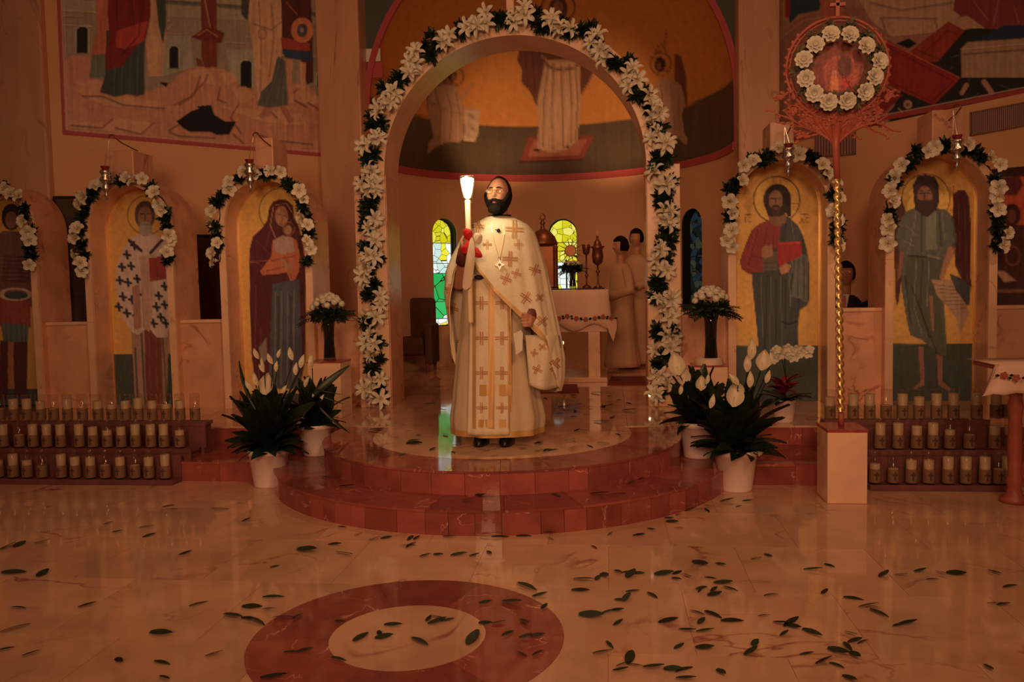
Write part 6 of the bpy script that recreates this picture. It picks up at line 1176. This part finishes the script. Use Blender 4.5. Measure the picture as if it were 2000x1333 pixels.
wr = thing('flower_wreath', 'round wreath of twelve white blooms hung on the carved fan', 'wreath', tuple(pcn+Vector((0, -.03, 0))))
def carn(r):
    g = []
    for L_, n_, el in ((.95, 9, .25), (.85, 8, .6), (.65, 7, .95), (.4, 5, 1.25)):
        for i in range(n_): g.append(xf(petal(r*L_, r*.36, .15, 0, 5, 1, .25), Matrix.Rotation(2*PI*i/n_+L_*3, 4, 'Z')@Matrix.Rotation(-el, 4, 'Y')))
    return join(*g)
CARN = [mkmesh('white_carnation', carn(.050), M_PETAL, True) for _ in range(2)]; TUFT = [mkmesh('filler_sprig', leafclump(20, .05, .006), mat('pale_filler', raw=(.16, .15, .09), rough=.7)) for _ in range(2)]
for k, (x, y) in enumerate(((1621, 71), (1657, 72), (1688, 93), (1713, 122), (1704, 151), (1686, 180), (1652, 197), (1617, 199), (1590, 183), (1574, 155), (1570, 119), (1592, 91))):
    q = Vector(WY(x, y, FY-.05))-wr.location; put('white_carnation', CARN[k % 2], wr, M=frame(q, (q.x*1.2, -1, q.z*1.2), s=1.22, roll=k))
    x2, y2 = (x-1640)*.93+1640, (y-133)*.93+133
for k in range(26): a = 2*PI*k/26+.1; q = ringpt(a, rad*(.73+.10*((k % 2)*2-1)), -.03)-wr.location; put('filler_sprig', TUFT[k % 2], wr, M=frame(q, (0, -1, 0), s=1.0, roll=k))
for k in range(12): a = 2*PI*(k+.5)/12; q = ringpt(a, rad*.72, -.025)-wr.location; put('leaf_cluster', CLUMP[k % 4], wr, M=frame(q, (0, -1, 0), s=.55, roll=k))
part('wreath_ring', tube([ringpt(2*PI*i/40, rad*.72, -.022) for i in range(41)], .016, 6), M_GREEN, wr)

# ---- hanging oil lamps before the niches
def lamp(px, py0, py1, Y, label, hook):
    c = WY(px, py0, Y); h = c[2]-WY(px, py1, Y)[2]; t = thing('hanging_lamp', label, 'hanging lamp', (c[0], Y, c[2]-h), 'oil lamps before the niches'); z = c[2]; r = .040
    part('lamp_body', lathe([(.002, z-h), (.012, z-h+.006), (.006, z-h*.90), (.018, z-h*.86), (.008, z-h*.80), (.030, z-h*.70), (.038, z-h*.64), (.020, z-h*.52), (.046, z-h*.44), (.052, z-h*.38), (.030, z-h*.28), (.046, z-h*.20), (.050, z-h*.15), (.034, z-h*.10)], 18, (c[0], Y, 0)), M_SILVER, t, True)
    part('red_cup', lathe([(.026, z-h*.12), (.037, z-h*.02), (.040, z), (.036, z), (.024, z-h*.11)], 18, (c[0], Y, 0)), M_LAMPRED, t, True)
    hk = Vector(WY(hook[0], hook[1], Y+.02))
    for k in range(3): a = 2*PI*k/3+.4; part('chain', tube([(c[0]+.036*math.cos(a), Y+.036*math.sin(a), z-h*.3), tuple(hk)], .0022, 4), M_SILVER, t)
    part('hook', tube([hk+Vector((.028*math.cos(q)+.028, .0, .028*math.sin(q)+.01)) for q in [PI+i*-PI/10 for i in range(11)]]+[hk+Vector((.058, .10, -.02)), hk+Vector((.06, .34, -.05))], .006, 7), M_BRASS, t)
lamp(205, 325, 392, 6.92, 'silver hanging lamp with red cup before the bishop niche', (213, 272)); lamp(487, 312, 376, 6.92, 'silver hanging lamp with red cup before the mother niche', (494, 268)); lamp(1540, 281, 346, 6.92, 'silver hanging lamp with red cup before the teacher niche', (1532, 246)); lamp(1870, 264, 334, 6.92, 'silver hanging lamp with red cup before the winged prophet niche', (1862, 214))

# ---- small table with a cloth at the right edge
TYb = 5.0; tx = WY(1975, 985, TYb)[0]; tz = WY(1970, 745, TYb)[2]; tt = thing('side_table', 'turned red wood table leg and top under the cloth at the right edge', 'table', (tx+.1, TYb, 0))
tpx = WY(1990, 900, TYb)[0]; ztop = WY(1960, 712, TYb-.07)[2]-.012
part('leg', lathe([(.075, .001), (.078, .02), (.045, .05), (.036, .09), (.048, .13), (.034, .17), (.040, .3), (.034, .5), (.042, .56), (.034, .62), (.05, ztop-.05), (.08, ztop-.02)], 20, (tpx, TYb+.05, 0)), M_WOODRED, tt, True)
ztt = WY(1960, 560, TYb)[2]
part('table_top', box(WY(1952, 720, TYb-.05)[0], tx+.5, TYb-.05, TYb+.30, ztop-.025, ztop, .004), M_WOODRED, tt)
def edge_cloth():
    P0 = [(1948, 718), (1942, 735), (1930, 757), (1918, 775), (1940, 770), (1962, 772), (1985, 768), (2030, 772), (2060, 765)]; top = [(1948, 712), (1948, 712), (1946, 712), (1944, 712), (1955, 712), (1970, 712), (1990, 712), (2030, 712), (2060, 712)]
    rows = []
    for j in range(8): t = j/7; rows.append([tuple(WY(a[0]*(1-t)+b[0]*t, a[1]*(1-t)+b[1]*t, TYb-.07-.03*t*(1+math.sin(i*1.7)))) for i, (a, b) in enumerate(zip(top, P0))])
    return sheet(rows)
z1 = WY(1960, 712, TYb-.07)[2]; ec = part('edge_cloth', join(edge_cloth(), box(WY(1948, 712, TYb-.07)[0], tx+.52, TYb-.07, TYb+.32, z1-.004, z1)), M_CLOTH, None, True, sol=.004); tag(ec, 'cream cloth with stitched red roses hanging at the right picture edge', 'tablecloth')
rose_border(ec, [(1958, 733), (1982, 738)], TYb-.09, .028)

# ---- bay leaves strewn about: each lies between two picture points on the surface it rests on
BAYL = [mkmesh('bay_leaf', join(*[([(x, y*sg, z) for x, y, z in v], f) for sg in (1,) for v, f in [bladelet(1.0, w_, b_, 8)]]), M_BAY, True) for w_, b_ in ((.15, .10), (.12, .22), (.19, .02))]
def strew(data, ox, oy, k, z, label, group):
    v = [float(q) for q in data.replace(';', ',').split(',') if q.strip()]
    for i in range(0, len(v)-3, 4):
        a, b = WZ(ox+v[i]/k, oy+v[i+1]/k, z), WZ(ox+v[i+2]/k, oy+v[i+3]/k, z); d = b-a; L = float(np.hypot(d[0], d[1])); c = (a+b)/2; an = math.atan2(d[1], d[0])
        if L > .13: L = .13
        if L < .05: L = .055
        r = random.Random(i*7+int(ox)); me = BAYL[r.randrange(3)]; M_ = Matrix.Translation((c[0]-L/2*math.cos(an), c[1]-L/2*math.sin(an), z+.004+r.uniform(0, .003)))@Matrix.Rotation(an, 4, 'Z')@Matrix.Rotation(r.uniform(-.06, .02), 4, 'Y')@Matrix.Rotation(r.uniform(-.35, .35), 4, 'X')@Matrix.Diagonal((L, L*r.uniform(.85, 1.3), L*.8, 1))
        o = put('bay_leaf', me, None, M=M_); tag(o, label, 'leaf', group)
D1 = "90,222,150,215;172,188,188,192;245,132,290,140;300,122,330,112;250,152,315,158;290,182,340,185;345,100,400,90;400,92,460,92;440,72,485,78;440,88,465,105;520,55,585,47;595,82,622,74;625,52,677,48;765,124,792,126;668,340,715,325;735,312,768,325;378,348,460,367;510,362,530,366;195,413,290,408;285,410,330,398;330,408,372,430;290,432,318,440;440,425,500,430;485,452,578,452;398,485,455,468;410,500,430,480;470,495,502,475;455,515,525,505;530,472,605,492;0,390,40,410;35,405,100,400;60,428,100,395;85,405,150,410;55,495,125,490;160,498,210,528;0,535,60,540;45,545,75,510;0,590,30,590;0,662,38,645;370,588,440,606;440,590,525,625;215,650,312,635;410,655,440,632;520,640,632,642;315,680,400,692;400,692,488,686;705,618,760,612;730,516,800,504;1015,508,1040,492;1025,360,1078,380;925,388,1018,390;1118,525,1218,533;1195,573,1290,563;1245,580,1340,622;1240,572,1295,575;775,645,860,662;830,668,900,632;840,660,915,680;918,680,1015,720;815,712,848,695;1368,665,1405,655;1390,656,1480,648;1295,424,1340,402;1370,413,1435,416;1465,397,1525,391;1525,438,1588,436;1568,395,1625,415;1620,405,1720,412;1820,390,1888,412;1900,475,1970,455;1825,552,1890,556;1885,560,1920,558;1125,692,1185,715;1140,745,1210,725;1190,752,1240,732;1120,745,1160,790;1040,775,1150,805;1150,790,1205,830;985,850,1065,822;1055,845,1118,868;915,804,965,798;293,778,340,756;395,770,488,771;638,810,700,780;672,762,700,735;10,862,90,835;60,850,92,785;70,850,135,862;0,882,62,880;140,868,245,866;240,875,330,880;300,890,385,860;300,920,400,925;500,875,545,908;1120,910,1180,935;1805,850,1850,885"
D2 = "900,112,990,103;905,95,975,85;585,187,630,178;635,232,675,228;775,212,860,192;795,262,870,245;190,293,275,285;0,330,90,300;75,318,145,290;1000,360,1070,343;1180,101,1280,99;1352,172,1400,155;1885,200,1930,208;0,458,155,460;205,485,272,452;435,655,540,632;1055,648,1165,612;60,655,145,660;0,795,170,745;835,795,965,812;1145,925,1245,905;120,930,220,905;0,895,70,885;860,955,950,970;645,938,685,962;890,1040,945,1066;1350,650,1465,658;1465,600,1585,593;1465,668,1535,660;1250,690,1350,712;1345,715,1410,725;1380,705,1480,750;1830,303,1905,303;1645,325,1780,348;1880,345,1965,366;1515,430,1555,418"
D3 = "950,20,1030,15;985,30,1030,0;1060,72,1090,68;1115,62,1165,70;1200,70,1280,62;1295,72,1340,66;1378,45,1400,62;1885,18,1915,35;1800,185,1900,193;1908,190,1930,168;1935,155,1970,180;1790,240,1880,243;1525,200,1620,240;1600,270,1672,255;1825,360,1950,370;1895,548,1990,538;1960,490,1995,525;1940,350,2000,340"
D4 = "335,372,440,365;430,380,475,352;1450,292,1548,305;1345,302,1395,297;875,410,965,415;1090,405,1180,385;1150,390,1220,378;1110,365,1175,378;1085,390,1105,370;725,490,800,450;830,475,920,465;845,440,865,470;1010,470,1090,510;1285,505,1335,445;1340,402,1400,405;1400,402,1470,392;1450,465,1510,435;1540,380,1580,410;1535,475,1600,462;1590,465,1660,460;1520,540,1575,560;1600,560,1655,530;385,545,460,540;440,542,530,525;615,570,690,590;640,390,680,400;1645,330,1670,310;270,668,400,660"
D5 = "585,1208,650,1218;735,1282,768,1272;835,1320,930,1305;930,1308,1025,1298;1150,1325,1200,1280;1200,1320,1250,1290;1435,1290,1540,1298;1740,1295,1830,1292;1830,1300,1980,1290"
D6 = "115,1290,250,1282;330,1262,430,1270;370,1300,425,1320;870,1280,900,1265;1075,1285,1165,1278"
strew(D1, 1200, 960, 2.5, 0, 'dark green bay leaf strewn on the pale floor right of the round inlay', 'bay leaves on the right floor')
strew(D2, 0, 960, 2.857, 0, 'dark green bay leaf strewn on the pale floor left of the round inlay', 'bay leaves on the left floor')
strew(D3, 400, 1060, 2.5, 0, 'dark green bay leaf strewn on the pale floor between round inlay and steps', 'bay leaves between inlay and steps')
strew(D4, 400, 1060, 2.5, .0016, 'dark green bay leaf lying on the round floor inlay', 'bay leaves on the round inlay')
strew(D5, 520, 740, 4.1667, 0, 'dark green bay leaf strewn on the pale floor between round inlay and steps', 'bay leaves between inlay and steps')
strew(D6, 980, 740, 4.1667, 0, 'dark green bay leaf strewn on the pale floor between round inlay and steps', 'bay leaves between inlay and steps')
strew("445,800,495,810;445,850,480,862;600,885,720,890;1700,955,1800,948;1800,950,1910,945;1600,990,1660,992", 520, 740, 4.1667, S, 'dark green bay leaf lying on the red tread of the lower step', 'bay leaves on the lower step')
strew("405,945,480,965;720,945,870,955;870,955,1010,935;1110,830,1160,815;1020,865,1090,850", 980, 740, 4.1667, S, 'dark green bay leaf lying on the red tread of the lower step', 'bay leaves on the lower step')
strew("1030,480,1075,485;1140,435,1175,435;1230,465,1250,470;1130,530,1280,540;1150,515,1250,500;1335,590,1380,570;1440,455,1480,465;1510,550,1620,545;1505,600,1535,612;1835,640,1885,632;1085,635,1135,628;1270,210,1380,215;1400,235,1470,240;840,420,960,425", 520, 740, 4.1667, 2*S, 'dark green bay leaf scattered on the landing around the man', 'bay leaves on the landing')
strew("340,160,370,170;455,238,550,240;590,250,600,290;640,238,670,238;705,238,740,236;800,238,900,232;810,215,845,245;980,262,1090,265;555,315,610,315;885,330,920,320;750,352,880,358;590,435,640,425;640,425,705,432;925,455,965,465;960,480,995,488;515,510,570,505;575,495,600,505;270,540,335,515;285,510,330,520;145,575,200,575;270,597,380,585;340,600,410,570;380,590,460,585;555,575,610,565;695,550,740,565;780,525,880,530;255,697,325,698;330,645,380,640;710,115,830,125;840,195,880,200;930,180,980,178;1200,385,1260,390;480,200,520,204;620,210,660,205;1010,200,1060,208;700,170,750,176;560,140,610,146;860,150,900,148;440,290,500,296;660,300,720,296", 980, 740, 4.1667, 2*S, 'dark green bay leaf scattered on the landing around the man', 'bay leaves on the landing')

# tiny lights tucked into the big garland
gl_ = bpy.data.objects['flower_garland']
for x, y in ((1268, 583), (1269, 773), (1316, 592)):
    q = WY(x, y, YI-.03); part('fairy_light', ball(q, .011, 8, 6), mat('fairy_light', raw=(1, .8, .5), emit=(1, .72, .40), estr=5), gl_)
